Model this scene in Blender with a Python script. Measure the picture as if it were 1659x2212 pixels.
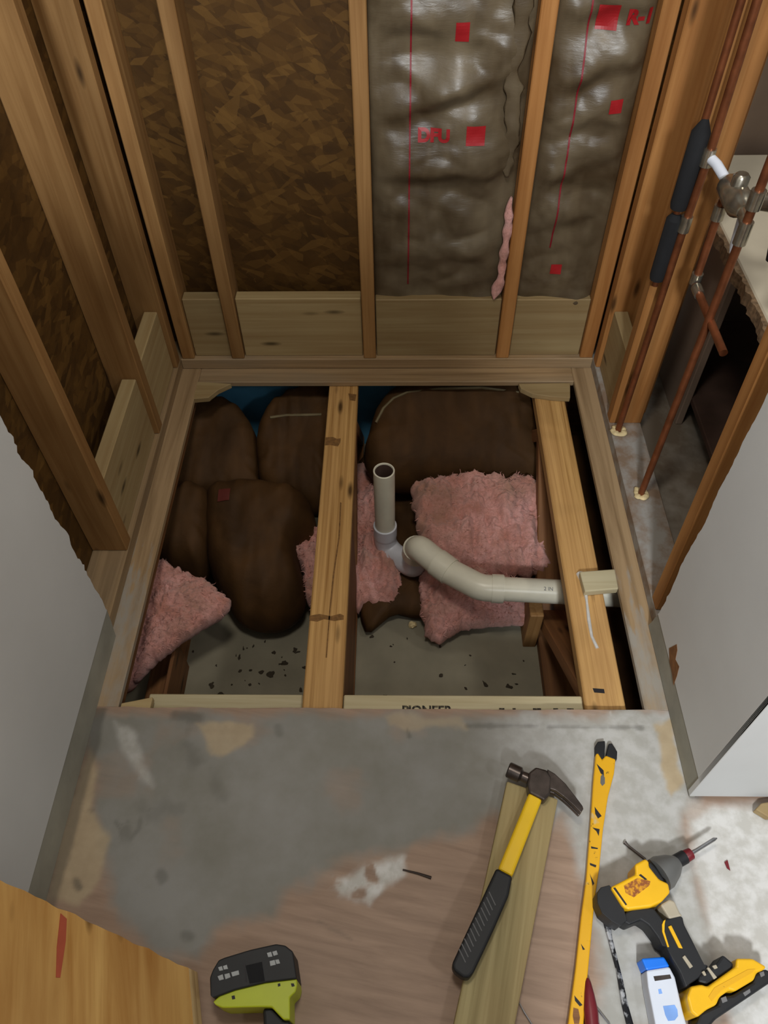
import bpy, bmesh, math, random
import numpy as np
from mathutils import Vector, Matrix, noise

# ---------------------------------------------------------------- scene, camera, light
scene = bpy.context.scene
for o in list(bpy.data.objects):
    bpy.data.objects.remove(o)
col = scene.collection
random.seed(7)

def camera():
    h, pitch, yaw, roll, f = 1.571, 0.8893, -0.0287, -0.0213, 1656.08
    cp, sp, cy, sy = math.cos(pitch), math.sin(pitch), math.cos(yaw), math.sin(yaw)
    F = Vector((sy*cp, cy*cp, -sp)); R = Vector((cy, -sy, 0)); U = R.cross(F)
    cr, sr = math.cos(roll), math.sin(roll)
    R2 = R*cr + U*sr; U2 = -R*sr + U*cr
    cam = bpy.data.cameras.new('camera'); ob = bpy.data.objects.new('camera', cam); col.objects.link(ob)
    ob.matrix_world = Matrix(((R2.x, U2.x, -F.x, 0), (R2.y, U2.y, -F.y, 0), (R2.z, U2.z, -F.z, h), (0, 0, 0, 1)))
    cam.sensor_fit = 'VERTICAL'; cam.sensor_height = 36; cam.lens = 36*f/2212; cam.clip_start = 0.02
    scene.camera = ob
camera()

world = bpy.data.worlds.new('room_ambient'); scene.world = world; world.use_nodes = True
bg = world.node_tree.nodes['Background']
bg.inputs[0].default_value = (1.0, 0.96, 0.88, 1); bg.inputs[1].default_value = 0.15

def area(name, loc, target, size, power, color):
    l = bpy.data.lights.new(name, 'AREA'); l.shape = 'DISK'; l.size = size; l.energy = power; l.color = color
    o = bpy.data.objects.new(name, l); col.objects.link(o); o.location = loc
    o.rotation_euler = (Vector(target)-Vector(loc)).to_track_quat('-Z', 'Y').to_euler()
    return o
area('room_lamp', (0.10, -1.50, 2.35), (0.4, 0.6, 0), 0.28, 76, (0.93, 0.97, 1.0))
area('vanity_lamp', (1.20, -0.40, 2.00), (0.6, 0.5, 0), 0.20, 5, (0.96, 0.98, 1.0))
area('bath_lamp', (1.45, 1.30, 2.30), (1.0, 1.5, 0), 0.20, 7, (1.0, 0.95, 0.86))
area('alcove_lamp', (-0.05, 0.60, 2.36), (0.0, 1.2, 0), 0.30, 14, (1.0, 0.94, 0.84))
scene.view_settings.view_transform = 'Standard'; scene.view_settings.look = 'None'
scene.view_settings.gamma = 1; scene.view_settings.use_curve_mapping = False
scene.view_settings.exposure = 0.0

# ---------------------------------------------------------------- helpers
WM = {}
def lin(r, g, b):
    return tuple(((c/255)/12.92 if c/255 <= .04045 else ((c/255+.055)/1.055)**2.4) for c in (r, g, b)) + (1,)

def add(name, me, mat, parent=None, M=None, smooth=False):
    M = M or Matrix()
    o = bpy.data.objects.new(name, me); col.objects.link(o)
    if mat and not me.materials: me.materials.append(mat)
    if smooth: me.shade_smooth()
    if parent is not None:
        o.parent = parent; o.matrix_parent_inverse = WM[parent.name].inverted()
    o.matrix_basis = M; WM[o.name] = M.copy()
    return o

def empty(name, loc):
    o = bpy.data.objects.new(name, None); col.objects.link(o); o.empty_display_size = .05
    o.location = loc; WM[o.name] = Matrix.Translation(loc); return o

def tag(o, label, cat=None, group=None, kind=None):
    o['label'] = label
    if cat: o['category'] = cat
    if group: o['group'] = group
    if kind: o['kind'] = kind
    return o

AX = {'x': Matrix(((1,0,0),(0,1,0),(0,0,1))).to_4x4(),
      'y': Matrix(((0,-1,0),(1,0,0),(0,0,1))).to_4x4(),
      'z': Matrix(((0,0,-1),(0,1,0),(1,0,0))).to_4x4()}

def box_mesh(name, dx, dy, dz, bevel=.0025, seg=1):
    bm = bmesh.new(); bmesh.ops.create_cube(bm, size=1)
    bmesh.ops.scale(bm, vec=(dx, dy, dz), verts=bm.verts)
    if bevel: bmesh.ops.bevel(bm, geom=bm.edges[:], offset=min(bevel, .45*min(dx, dy, dz)), segments=seg, affect='EDGES', profile=.5)
    me = bpy.data.meshes.new(name); bm.to_mesh(me); bm.free(); return me

def board(name, lo, hi, mat, parent=None, axis=None, bevel=.0025):
    d = [hi[i]-lo[i] for i in range(3)]; c = [(hi[i]+lo[i])/2 for i in range(3)]
    axis = axis or 'xyz'[d.index(max(d))]
    i = 'xyz'.index(axis); L = d[i]
    w, t = {'x': (d[1], d[2]), 'y': (d[0], d[2]), 'z': (d[1], d[0])}[axis]
    return add(name, box_mesh(name, L, w, t, bevel), mat, parent, Matrix.Translation(c) @ AX[axis])

def beam(name, p0, p1, w, t, mat, parent=None, up=(0, 0, 1), bevel=.0025):
    """board from p0 to p1, t measured along up, w across"""
    p0, p1 = Vector(p0), Vector(p1); X = (p1-p0).normalized(); Y = Vector(up).cross(X).normalized(); Z = X.cross(Y)
    M = Matrix((X, Y, Z)).transposed().to_4x4()
    return add(name, box_mesh(name, (p1-p0).length, w, t, bevel), mat, parent, Matrix.Translation((p0+p1)/2) @ M)

def prism(name, poly, a0, a1, mat, parent=None, axis='z', bevel=.002, seg=2, smooth=False, M=None):
    """extrude a polygon; axis z: (x,y), axis y: (x,z), axis x: (y,z)"""
    bm = bmesh.new()
    def p3(p, a): return {'z': (p[0], p[1], a), 'y': (p[0], a, p[1]), 'x': (a, p[0], p[1])}[axis]
    area2 = sum(poly[i][0]*poly[(i+1) % len(poly)][1]-poly[(i+1) % len(poly)][0]*poly[i][1] for i in range(len(poly)))
    if area2 < 0: poly = poly[::-1]
    v0 = [bm.verts.new(p3(p, a0)) for p in poly]; v1 = [bm.verts.new(p3(p, a1)) for p in poly]
    bm.faces.new(v0[::-1]); bm.faces.new(v1); n = len(poly)
    for i in range(n): bm.faces.new((v0[i], v0[(i+1) % n], v1[(i+1) % n], v1[i]))
    bmesh.ops.recalc_face_normals(bm, faces=bm.faces)
    if bevel:
        e = [e for e in bm.edges if e.calc_length() > bevel]
        bmesh.ops.bevel(bm, geom=e, offset=bevel, segments=seg, affect='EDGES', clamp_overlap=True, profile=.5)
    c = Vector((0, 0, 0))
    for v in bm.verts: c += v.co
    c /= len(bm.verts); c.z = min(v.co.z for v in bm.verts)
    for v in bm.verts: v.co -= c
    me = bpy.data.meshes.new(name); bm.to_mesh(me); bm.free()
    return add(name, me, mat, parent, Matrix.Translation(c), smooth)

def tube_bm(bm, path, rad, seg=16, caps=True):
    path = [Vector(p) for p in path]; rings = []; n = len(path)
    rad = rad if isinstance(rad, (list, tuple)) else [rad]*n
    nrm = None
    for i, p in enumerate(path):
        t = (path[min(i+1, n-1)]-path[max(i-1, 0)]).normalized()
        if nrm is None: nrm = t.orthogonal().normalized()
        nrm = (nrm - t*nrm.dot(t)).normalized(); b = t.cross(nrm)
        rings.append([bm.verts.new(p+(nrm*math.cos(2*math.pi*k/seg)+b*math.sin(2*math.pi*k/seg))*rad[i]) for k in range(seg)])
    for a, b in zip(rings, rings[1:]):
        for k in range(seg): bm.faces.new((a[k], a[(k+1) % seg], b[(k+1) % seg], b[k]))
    if caps: bm.faces.new(rings[0][::-1]); bm.faces.new(rings[-1])
    return rings

def tube(name, path, rad, mat, parent=None, seg=16, caps=True):
    bm = bmesh.new(); c = Vector(path[0]); tube_bm(bm, [Vector(p)-c for p in path], rad, seg, caps)
    bmesh.ops.recalc_face_normals(bm, faces=bm.faces)
    me = bpy.data.meshes.new(name); bm.to_mesh(me); bm.free()
    o = add(name, me, mat, parent, Matrix.Translation(c), True)
    m = o.modifiers.new('edge', 'EDGE_SPLIT'); m.split_angle = math.radians(40)
    return o

def bend(p0, p1, p2, r, n=8):
    """points of a fillet of radius r at corner p1"""
    p0, p1, p2 = Vector(p0), Vector(p1), Vector(p2); a = (p0-p1).normalized(); b = (p2-p1).normalized()
    th = a.angle(b); d = min(r/math.tan(th/2), (p0-p1).length*.95, (p2-p1).length*.95)
    s, e = p1+a*d, p1+b*d; out = []
    for i in range(n+1):
        t = i/n; out.append(s*(1-t)**2+p1*2*t*(1-t)+e*t*t)
    return out

def smooth_poly(poly, n):
    P = [Vector((p[0], p[1])) for p in poly]; m = len(P); out = []
    seglen = [(P[(i+1) % m]-P[i]).length for i in range(m)]; tot = sum(seglen)
    for i in range(m):
        k = max(2, round(n*seglen[i]/tot))
        a, b, c, d = P[i-1], P[i], P[(i+1) % m], P[(i+2) % m]
        for j in range(k):
            t = j/k
            out.append(.5*((2*b)+(c-a)*t+(2*a-5*b+4*c-d)*t*t+(-a+3*b-3*c+d)*t**3))
    return out

def pillow(name, poly, plane, thick, under, mat, parent=None, p=3.0, amp=.012, freq=9, fine=.0, ffreq=40, seed=0, n=120, m=22, ridge=0., edge=0., wrinkle=0., pleat=0.):
    """batt: outline in plan on the slanting plane z=z0+k(y-y0), bulging up by thick and down by under"""
    z0, k, y0 = plane; B = smooth_poly(poly, n); N = len(B)
    c = sum(B, Vector((0, 0)))/N; verts = []; faces = []; sd = Vector((seed*3.1, seed*7.7, seed*1.3))
    def pt(i, r, top):
        b = B[i]; e = 1.0
        if edge: e += edge*noise.noise(Vector((b.x*45, b.y*45, seed*5.))) + .6*edge*noise.noise(Vector((b.x*120, b.y*120, seed*2.)))
        q = c+(b-c)*r*(1+(e-1)*r)
        prof = max(0, 1-r**p)**(1/2.0)
        base = z0+k*(q.y-y0)
        if top:
            v = Vector((q.x, q.y, 0))
            h = thick*prof + amp*noise.fractal(v*freq+sd, 1.0, 2.0, 3)*(.25+.75*prof)
            if pleat: h += pleat*noise.noise(Vector((b.x*26, b.y*26, seed)))*r**5
            if wrinkle: h += wrinkle*noise.noise(Vector((v.x*38, v.y*6+seed, seed)))*prof
            if ridge: h += ridge*abs(noise.noise(Vector((v.x*freq*2.2, v.y*freq*.7, seed))))*prof
            if fine: h += fine*noise.fractal(v*ffreq+sd, .8, 2.1, 4)
            return (q.x, q.y, base+h)
        return (q.x, q.y, base-under*prof)
    verts.append(pt(0, 0, True))
    for j in range(1, m+1):
        r = (j/m)**.75
        for i in range(N): verts.append(pt(i, r, True))
    top_n = len(verts)
    for j in range(m-1, 0, -3):
        for i in range(N): verts.append(pt(i, (j/m)**.75, False))
    verts.append(pt(0, 0, False)); last = len(verts)-1
    for i in range(N): faces.append((0, 1+i, 1+(i+1) % N))
    rings = list(range(1, last-N+1, N))
    for a, b in zip(rings, rings[1:]):
        for i in range(N): faces.append((a+i, b+i, b+(i+1) % N, a+(i+1) % N))
    a = rings[-1]
    for i in range(N): faces.append((a+i, last, a+(i+1) % N))
    o3 = Vector((c.x, c.y, z0+k*(c.y-y0)-under)); verts = [tuple(Vector(v)-o3) for v in verts]
    me = bpy.data.meshes.new(name); me.from_pydata(verts, [], faces); me.validate()
    return add(name, me, mat, parent, Matrix.Translation(o3), True)

def fuzz(o, n, L, mat, seed):
    """loose fibres standing off a clump of insulation"""
    rs = random.Random(seed); me = o.data; nv = len(me.vertices); top = int(nv*.74); V = []; F = []
    for i in range(n):
        v = me.vertices[int(top*(rs.random()**.55))]; d = Vector((rs.gauss(0, 1), rs.gauss(0, 1), rs.gauss(.15, .5))).normalized()
        side = d.orthogonal().normalized()*rs.uniform(.0006, .0016); l = L*rs.uniform(.35, 1.2); up = v.normal*.0015; b = v.co+up
        k = len(V); mid = b+d*l*.55+Vector((0, 0, rs.uniform(-.2, .25)*l)); V += [b-side, b+side, mid+side*.8, mid-side*.8, b+d*l+Vector((0, 0, rs.uniform(-.5, .1)*l))]
        F += [(k, k+1, k+2, k+3), (k+3, k+2, k+4)]
    m2 = bpy.data.meshes.new('fibres'); m2.from_pydata([tuple(v) for v in V], [], F)
    f = add('fibres', m2, mat, o, WM[o.name]); f['kind'] = 'stuff'; return f

def text_mesh(s, size, extrude=.0004, bold=0.):
    cu = bpy.data.curves.new('print', 'FONT'); cu.body = s; cu.size = size; cu.extrude = extrude; cu.align_x = 'CENTER'; cu.align_y = 'CENTER'; cu.offset = bold
    t = bpy.data.objects.new('print', cu); me = bpy.data.meshes.new_from_object(t)
    bpy.data.objects.remove(t); bpy.data.curves.remove(cu); me.materials.clear(); return me

def frame(o, x, y):
    x = Vector(x).normalized(); y = Vector(y); z = x.cross(y).normalized(); y = z.cross(x)
    M = Matrix((x, y, z)).transposed().to_4x4(); return Matrix.Translation(o) @ M

# ---------------------------------------------------------------- materials
class NT:
    def __init__(s, name):
        s.m = bpy.data.materials.new(name); s.m.use_nodes = True; s.t = s.m.node_tree; s.b = s.t.nodes['Principled BSDF']
    def n(s, typ, **k):
        nd = s.t.nodes.new(typ)
        for a, v in k.items():
            if a.startswith('i_'): nd.inputs[a[2:].replace('_', ' ')].default_value = v
            else: setattr(nd, a, v)
        return nd
    def l(s, a, b): s.t.links.new(a, b)
    def coords(s, scale=(1, 1, 1), rand=True, rot=(0, 0, 0), src='Object'):
        tc = s.n('ShaderNodeTexCoord'); mp = s.n('ShaderNodeMapping'); mp.inputs['Scale'].default_value = scale; mp.inputs['Rotation'].default_value = rot
        if any(rot):
            mp.inputs['Rotation'].default_value = (0, 0, 0); vr = s.n('ShaderNodeVectorRotate', rotation_type='EULER_XYZ'); vr.inputs['Rotation'].default_value = rot
            s.l(tc.outputs[src], vr.inputs['Vector']); s.l(vr.outputs[0], mp.inputs['Vector'])
        else: s.l(tc.outputs[src], mp.inputs['Vector'])
        if rand:
            oi = s.n('ShaderNodeObjectInfo'); mu = s.n('ShaderNodeMath', operation='MULTIPLY'); mu.inputs[1].default_value = 57
            s.l(oi.outputs['Random'], mu.inputs[0]); cb = s.n('ShaderNodeCombineXYZ')
            for k in range(3): s.l(mu.outputs[0], cb.inputs[k])
            s.l(cb.outputs[0], mp.inputs['Location'])
        return mp.outputs[0]
    def noise(s, vec, scale, detail=4, rough=.55, dist=0):
        nd = s.n('ShaderNodeTexNoise', i_Scale=scale, i_Detail=detail, i_Roughness=rough, i_Distortion=dist); s.l(vec, nd.inputs['Vector']); return nd.outputs['Fac']
    def ramp(s, fac, stops, interp='LINEAR'):
        r = s.n('ShaderNodeValToRGB'); e = r.color_ramp.elements; r.color_ramp.interpolation = interp
        while len(e) < len(stops): e.new(.5)
        for el, (p, c) in zip(e, stops): el.position = p; el.color = c if len(c) == 4 else c+(1,)
        s.l(fac, r.inputs[0]); return r.outputs[0]
    def mix(s, fac, a, b, mode='MIX'):
        m = s.n('ShaderNodeMix', data_type='RGBA', blend_type=mode)
        if hasattr(fac, 'is_output'): s.l(fac, m.inputs[0])
        else: m.inputs[0].default_value = fac
        for k, v in ((6, a), (7, b)):
            if hasattr(v, 'is_output'): s.l(v, m.inputs[k])
            else: m.inputs[k].default_value = v
        return m.outputs[2]
    def bump(s, h, strength=.3, dist=.002):
        b = s.n('ShaderNodeBump'); b.inputs['Strength'].default_value = strength; b.inputs['Distance'].default_value = dist
        s.l(h, b.inputs['Height']); s.l(b.outputs[0], s.b.inputs['Normal'])
    def out(s, color, rough=.6, spec=.4, metal=0):
        if hasattr(color, 'is_output'): s.l(color, s.b.inputs['Base Color'])
        else: s.b.inputs['Base Color'].default_value = color
        s.b.inputs['Roughness'].default_value = rough; s.b.inputs['Specular IOR Level'].default_value = spec; s.b.inputs['Metallic'].default_value = metal
        return s.m

BW = ((0, (0, 0, 0, 1)), (1, (1, 1, 1, 1)))
def wood(name, light, dark, stain=None, knots=True, rough=.62, grain=30, stain_amt=.5, rot=(0, 0, 0)):
    t = NT(name); v = t.coords((1.0, grain, grain), rot=rot)
    g = t.noise(v, 1.6, 5, .6, .6)
    c = t.ramp(g, ((.3, dark), (.62, light)))
    v2 = t.coords((1.3, 5, 5), rot=rot); big = t.noise(v2, 1.6, 3)
    if stain: c = t.mix(t.ramp(big, ((.42, (0, 0, 0)), (.68, (stain_amt,)*3))), c, stain)
    if knots:
        vo = t.n('ShaderNodeTexVoronoi', i_Scale=1.0); t.l(t.coords((4.2, 16, 16)), vo.inputs['Vector'])
        k = t.ramp(vo.outputs['Distance'], ((.05, (1, 1, 1)), (.16, (0, 0, 0))))
        c = t.mix(k, c, tuple(x*.28 for x in dark[:3])+(1,))
    oi = t.n('ShaderNodeObjectInfo'); hv = t.n('ShaderNodeHueSaturation'); mr = t.n('ShaderNodeMapRange'); mr.inputs['To Min'].default_value = .84; mr.inputs['To Max'].default_value = 1.14
    t.l(oi.outputs['Random'], mr.inputs['Value']); t.l(mr.outputs[0], hv.inputs['Value']); t.l(c, hv.inputs['Color'])
    t.bump(g, .25, .0015); return t.out(hv.outputs[0], rough, .3)

def plain(name, c, rough=.5, metal=0, spec=.4, var=.12, scale=14, bump=.0):
    t = NT(name); n_ = t.noise(t.coords((1, 1, 1)), scale, 4)
    cc = t.mix(t.ramp(n_, ((.3, (0, 0, 0)), (.7, (1, 1, 1)))), tuple(x*(1-var) for x in c[:3])+(1,), tuple(min(1, x*(1+var)) for x in c[:3])+(1,))
    if bump: t.bump(n_, bump, .002)
    return t.out(cc, rough, spec, metal)

def mottled(name, a, b, scale, lo=.45, hi=.55, rough=.4, metal=0):
    t = NT(name); n1 = t.noise(t.coords((1, 1, 1)), scale, 4, .6)
    return t.out(t.mix(t.ramp(n1, ((lo, (0, 0, 0)), (hi, (1, 1, 1)))), a, b), rough, .4, metal)
M = {}
M['stud'] = wood('old_pine_stud', lin(160, 122, 76), lin(132, 94, 52), lin(104, 70, 34))
M['stud_r'] = wood('orange_pine_stud', lin(172, 122, 70), lin(144, 94, 46), lin(118, 74, 36))
M['newpine'] = wood('new_pine', lin(166, 146, 106), lin(148, 124, 84), lin(134, 106, 70), stain_amt=.35)
M['plate'] = wood('weathered_plate', lin(158, 132, 98), lin(124, 100, 70), lin(128, 116, 98), knots=False)
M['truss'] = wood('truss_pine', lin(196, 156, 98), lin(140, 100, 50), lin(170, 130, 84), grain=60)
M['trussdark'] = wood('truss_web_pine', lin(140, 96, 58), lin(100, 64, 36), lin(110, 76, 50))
M['treated'] = wood('treated_lumber', lin(168, 154, 110), lin(132, 118, 78), lin(156, 130, 88), knots=False, rot=(0, 0, math.radians(-76)))
M['ply'] = wood('plywood_face', lin(212, 170, 102), lin(170, 120, 58), lin(150, 102, 48), grain=14)
M['palepine'] = wood('pale_new_board', lin(190, 180, 148), lin(172, 158, 124), knots=False)
M['plyedge'] = wood('plywood_edge', lin(200, 172, 124), lin(140, 110, 70), knots=False, grain=60)

def osb():
    t = NT('oriented_strand_board'); base = None
    nv = t.n('ShaderNodeTexNoise', i_Scale=7.0, i_Detail=2.0); t.l(t.coords(rand=False), nv.inputs['Vector'])
    c = t.ramp(t.noise(t.coords(rand=False), 12, 4), ((.3, lin(58, 38, 14)), (.7, lin(84, 58, 24))))
    for rot, sc, a in (((.2, .5, .6), (15, 15, 46), .75), ((.9, -.7, -.5), (46, 18, 15), .65), ((-.5, .2, 1.2), (20, 50, 17), .6), ((.3, 1.1, .2), (20, 20, 60), .6)):
        mv = t.mix(.10, t.coords(sc, rand=False, rot=rot), nv.outputs['Color'], 'ADD')
        vo = t.n('ShaderNodeTexVoronoi', i_Scale=1.0); t.l(mv, vo.inputs['Vector'])
        sp = t.n('ShaderNodeSeparateColor'); t.l(vo.outputs['Color'], sp.inputs[0])
        flake = t.ramp(sp.outputs[0], ((.05, lin(60, 39, 13)), (.5, lin(80, 54, 20)), (.95, lin(106, 76, 34))))
        c = t.mix(t.ramp(sp.outputs[1], ((.52, (0, 0, 0)), (.6, (a, a, a)))), c, flake)
    n_ = t.noise(t.coords(rand=False), 60, 4)
    t.bump(n_, .3, .002); return t.out(c, .65, .25)
M['osb'] = osb()

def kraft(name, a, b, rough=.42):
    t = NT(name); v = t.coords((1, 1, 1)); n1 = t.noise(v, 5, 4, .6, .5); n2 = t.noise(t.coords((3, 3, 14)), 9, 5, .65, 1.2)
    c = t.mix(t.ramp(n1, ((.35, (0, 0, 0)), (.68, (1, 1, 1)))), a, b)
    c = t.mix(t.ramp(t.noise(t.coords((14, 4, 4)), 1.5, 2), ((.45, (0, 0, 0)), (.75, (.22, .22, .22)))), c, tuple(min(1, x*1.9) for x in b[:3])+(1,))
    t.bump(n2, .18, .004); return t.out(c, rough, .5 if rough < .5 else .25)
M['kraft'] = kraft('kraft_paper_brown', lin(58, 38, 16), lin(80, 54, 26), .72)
M['kraftlight'] = kraft('pale_paper_edge', lin(104, 92, 66), lin(128, 116, 88), .72)
M['kraftwall'] = kraft('kraft_paper_wall', lin(72, 58, 40), lin(108, 96, 76), .35)

def pinkmat():
    t = NT('pink_fibreglass'); v = t.coords((1, 1, 1)); n1 = t.noise(v, 14, 5, .6); n2 = t.noise(t.coords((30, 60, 30)), 3.2, 6, .75, 1.0)
    c = t.mix(t.ramp(n1, ((.32, (0, 0, 0)), (.66, (1, 1, 1)))), lin(206, 142, 126), lin(240, 184, 178))
    c = t.mix(t.ramp(n2, ((.30, (.7, .7, .7)), (.52, (0, 0, 0)))), c, lin(158, 110, 84))
    c = t.mix(t.ramp(t.noise(t.coords((1, 1, 1)), 7, 3), ((.5, (0, 0, 0)), (.68, (.75, .75, .75)))), c, lin(164, 122, 94))
    t.b.inputs['Sheen Weight'].default_value = .25
    t.bump(n2, .7, .006); return t.out(c, .95, .1)
M['pink'] = pinkmat()
M['drywall'] = plain('white_wall_paint', lin(202, 203, 202), .6, var=.03, scale=5, bump=.05)
M['drywall_r'] = M['drywall']
M['bare'] = plain('bare_drywall_paper', lin(150, 148, 136), .8, var=.16, scale=9, bump=.1)
M['gypsum'] = plain('broken_gypsum', lin(198, 196, 192), .9, var=.1, scale=60, bump=.3)
M['pvc'] = plain('pvc_white', lin(214, 210, 192), .32, var=.05, scale=18)
M['pvcpurple'] = plain('pvc_primer_blue_white', lin(204, 206, 214), .3, var=.05, scale=12)
M['ink'] = plain('dark_ink', lin(32, 30, 34), .6)
M['inkgrey'] = plain('grey_ink', lin(110, 110, 112), .6)
M['red'] = plain('red_print', lin(158, 28, 34), .4)
M['bandink'] = plain('sap_stain', lin(118, 84, 44), .8, var=.3, scale=120)
M['whiteprint'] = plain('pale_print', lin(160, 164, 166), .5)
M['redfade'] = plain('faded_red_print', lin(92, 34, 26), .7)
M['inkfade'] = mottled('blotchy_stamp_ink', lin(40, 38, 36), lin(110, 100, 80), 160, .5, .62, .8)
M['redline'] = plain('red_thread', lin(128, 24, 36), .5)
M['copper'] = plain('old_copper', lin(126, 74, 46), .4, metal=.6, var=.3, scale=30)
M['solder'] = plain('solder_chrome', lin(170, 164, 150), .25, metal=.9, var=.3, scale=50)
M['foam'] = plain('black_rubber_foam', lin(24, 25, 28), .9, var=.2, bump=.2)
M['black'] = plain('black_rubber', lin(26, 27, 30), .55, var=.2)
M['yellow'] = plain('tool_yellow', lin(232, 178, 22), .38, var=.06)
M['hamyellow'] = plain('hammer_yellow', lin(236, 192, 30), .4, var=.05)
M['lime'] = plain('tool_lime_green', lin(178, 190, 34), .42, var=.06)
M['steel'] = plain('dark_steel', lin(86, 78, 74), .34, metal=.8, var=.3, scale=40)
M['steelbright'] = plain('bright_steel', lin(170, 170, 172), .28, metal=.9, var=.25, scale=40)
M['greycast'] = plain('grey_cast_nose', lin(112, 112, 110), .45, metal=.4, var=.1)
M['beige'] = plain('beige_grey_trigger', lin(168, 158, 138), .5)
M['chuckred'] = plain('dark_red_collar', lin(110, 28, 36), .4)
M['whitepl'] = plain('white_plastic', lin(206, 212, 224), .4, var=.03)
M['blue'] = plain('blue_plastic', lin(20, 116, 230), .4, var=.05)
M['bluelabel'] = plain('blue_label', lin(120, 160, 222), .5, var=.2)
M['bluefoam'] = plain('blue_foam_board', lin(84, 150, 188), .7, var=.1)
M['caulk'] = plain('foam_sealant', lin(206, 186, 140), .7, var=.2, scale=60, bump=.4)
M['counter'] = plain('white_laminate', lin(214, 208, 190), .4, var=.03)
M['chip'] = plain('particle_board_edge', lin(130, 108, 84), .9, var=.5, scale=90, bump=.6)
M['cabinet'] = plain('dark_cabinet', lin(74, 56, 48), .6, var=.2)
M['mauve'] = plain('mauve_wall', lin(140, 122, 108), .7, var=.06)
M['ceilback'] = plain('grey_ceiling_back', lin(132, 126, 108), .85, var=.14, scale=7, bump=.1)
M['debris'] = plain('dark_debris', lin(58, 50, 38), .95)
M['plateridge'] = plain('galvanised_plate', lin(110, 108, 104), .5, metal=.6)

def barmat():
    t = NT('worn_yellow_paint'); v = t.coords((1, 1, 1)); n1 = t.noise(v, 55, 4, .65); n2 = t.noise(t.coords((1, 1, 1)), 22, 3)
    c = t.mix(t.ramp(n1, ((.30, (1, 1, 1)), (.36, (0, 0, 0)))), lin(222, 166, 24), lin(70, 56, 24))
    c = t.mix(t.ramp(n2, ((.66, (0, 0, 0)), (.72, (.8, .8, .8)))), c, lin(196, 176, 130)); t.bump(n1, .3, .001); return t.out(c, .42, .4)
M['barpaint'] = barmat()
M['rod'] = mottled('black_silver_worn_steel', lin(30, 30, 34), lin(176, 178, 182), 38, .5, .58, .3, .5)
M['label'] = mottled('worn_brown_lettering', lin(214, 150, 30), lin(140, 78, 36), 130, .4, .55, .5)
M['plategrey'] = mottled('paint_smeared_plate', lin(128, 108, 90), lin(150, 146, 140), 16, .4, .6, .75)
M['bathfloor'] = mottled('dusty_subfloor', lin(104, 92, 78), lin(140, 134, 124), 8, .45, .7, .8)

def floormat():
    t = NT('painted_plywood_floor'); at = t.n('ShaderNodeAttribute', attribute_name='paint'); sp = t.n('ShaderNodeSeparateColor'); t.l(at.outputs['Color'], sp.inputs[0])
    g = t.noise(t.coords((2.4, 24, 4), rand=False, rot=(0, 0, .18)), 2.2, 5, .6, .4)
    wd = t.ramp(g, ((.3, lin(140, 116, 98)), (.68, lin(166, 140, 120))))
    n1 = t.noise(t.coords(rand=False), 5, 5, .6); n2 = t.noise(t.coords(rand=False), 34, 4)
    grey = t.mix(t.ramp(n1, ((.35, (0, 0, 0)), (.65, (1, 1, 1)))), lin(124, 122, 113), lin(142, 141, 137))
    white = t.mix(t.ramp(n2, ((.4, (0, 0, 0)), (.62, (1, 1, 1)))), lin(186, 184, 178), lin(208, 207, 204))
    tan = t.mix(n2, lin(162, 144, 116), lin(190, 172, 142))
    c = t.mix(sp.outputs[0], wd, grey); c = t.mix(sp.outputs[1], c, white); c = t.mix(sp.outputs[2], c, tan)
    c = t.mix(at.outputs['Alpha'], c, lin(72, 70, 64))
    t.bump(n2, .12, .001); return t.out(c, .55, .35)
M['floor'] = floormat()
def striprt():
    t = NT('plate_with_paint_smears'); g = t.noise(t.coords((1, 30, 30)), 1.6, 5, .6, .6); c = t.ramp(g, ((.3, lin(128, 104, 74)), (.62, lin(164, 138, 104))))
    sx = t.n('ShaderNodeSeparateXYZ'); t.l(t.coords(rand=False), sx.inputs[0]); n1 = t.noise(t.coords((3, 16, 16)), 2.0, 4, .6)
    ad = t.n('ShaderNodeMath', operation='MULTIPLY_ADD'); t.l(n1, ad.inputs[0]); ad.inputs[1].default_value = -.9; t.l(sx.outputs[0], ad.inputs[2])
    c = t.mix(t.ramp(ad.outputs[0], ((.0, (0, 0, 0)), (.001, (0, 0, 0)))), c, c)
    mr = t.n('ShaderNodeMapRange'); t.l(ad.outputs[0], mr.inputs['Value']); mr.inputs['From Min'].default_value = -.72; mr.inputs['From Max'].default_value = -.80
    mu = t.n('ShaderNodeMath', operation='MULTIPLY'); t.l(mr.outputs[0], mu.inputs[0]); t.l(t.ramp(t.noise(t.coords((8, 20, 20)), 1.4, 4), ((.35, (.15, .15, .15)), (.6, (.9, .9, .9)))), mu.inputs[1])
    c = t.mix(mu.outputs[0], c, lin(152, 147, 138)); t.bump(g, .25, .0015); return t.out(c, .65, .3)
M['striprt'] = striprt()

# ---------------------------------------------------------------- dimensions of the place (metres)
XL, XR, YB = -0.672, 0.597, 1.850          # stud faces of the three walls
LX, RX, BY, FY = -0.615, 0.537, 1.787, 0.720   # edges of the hole in the floor
SD = .089; ST = .038; ZT = -.019; H = 2.40; ZC = -.46

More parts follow.
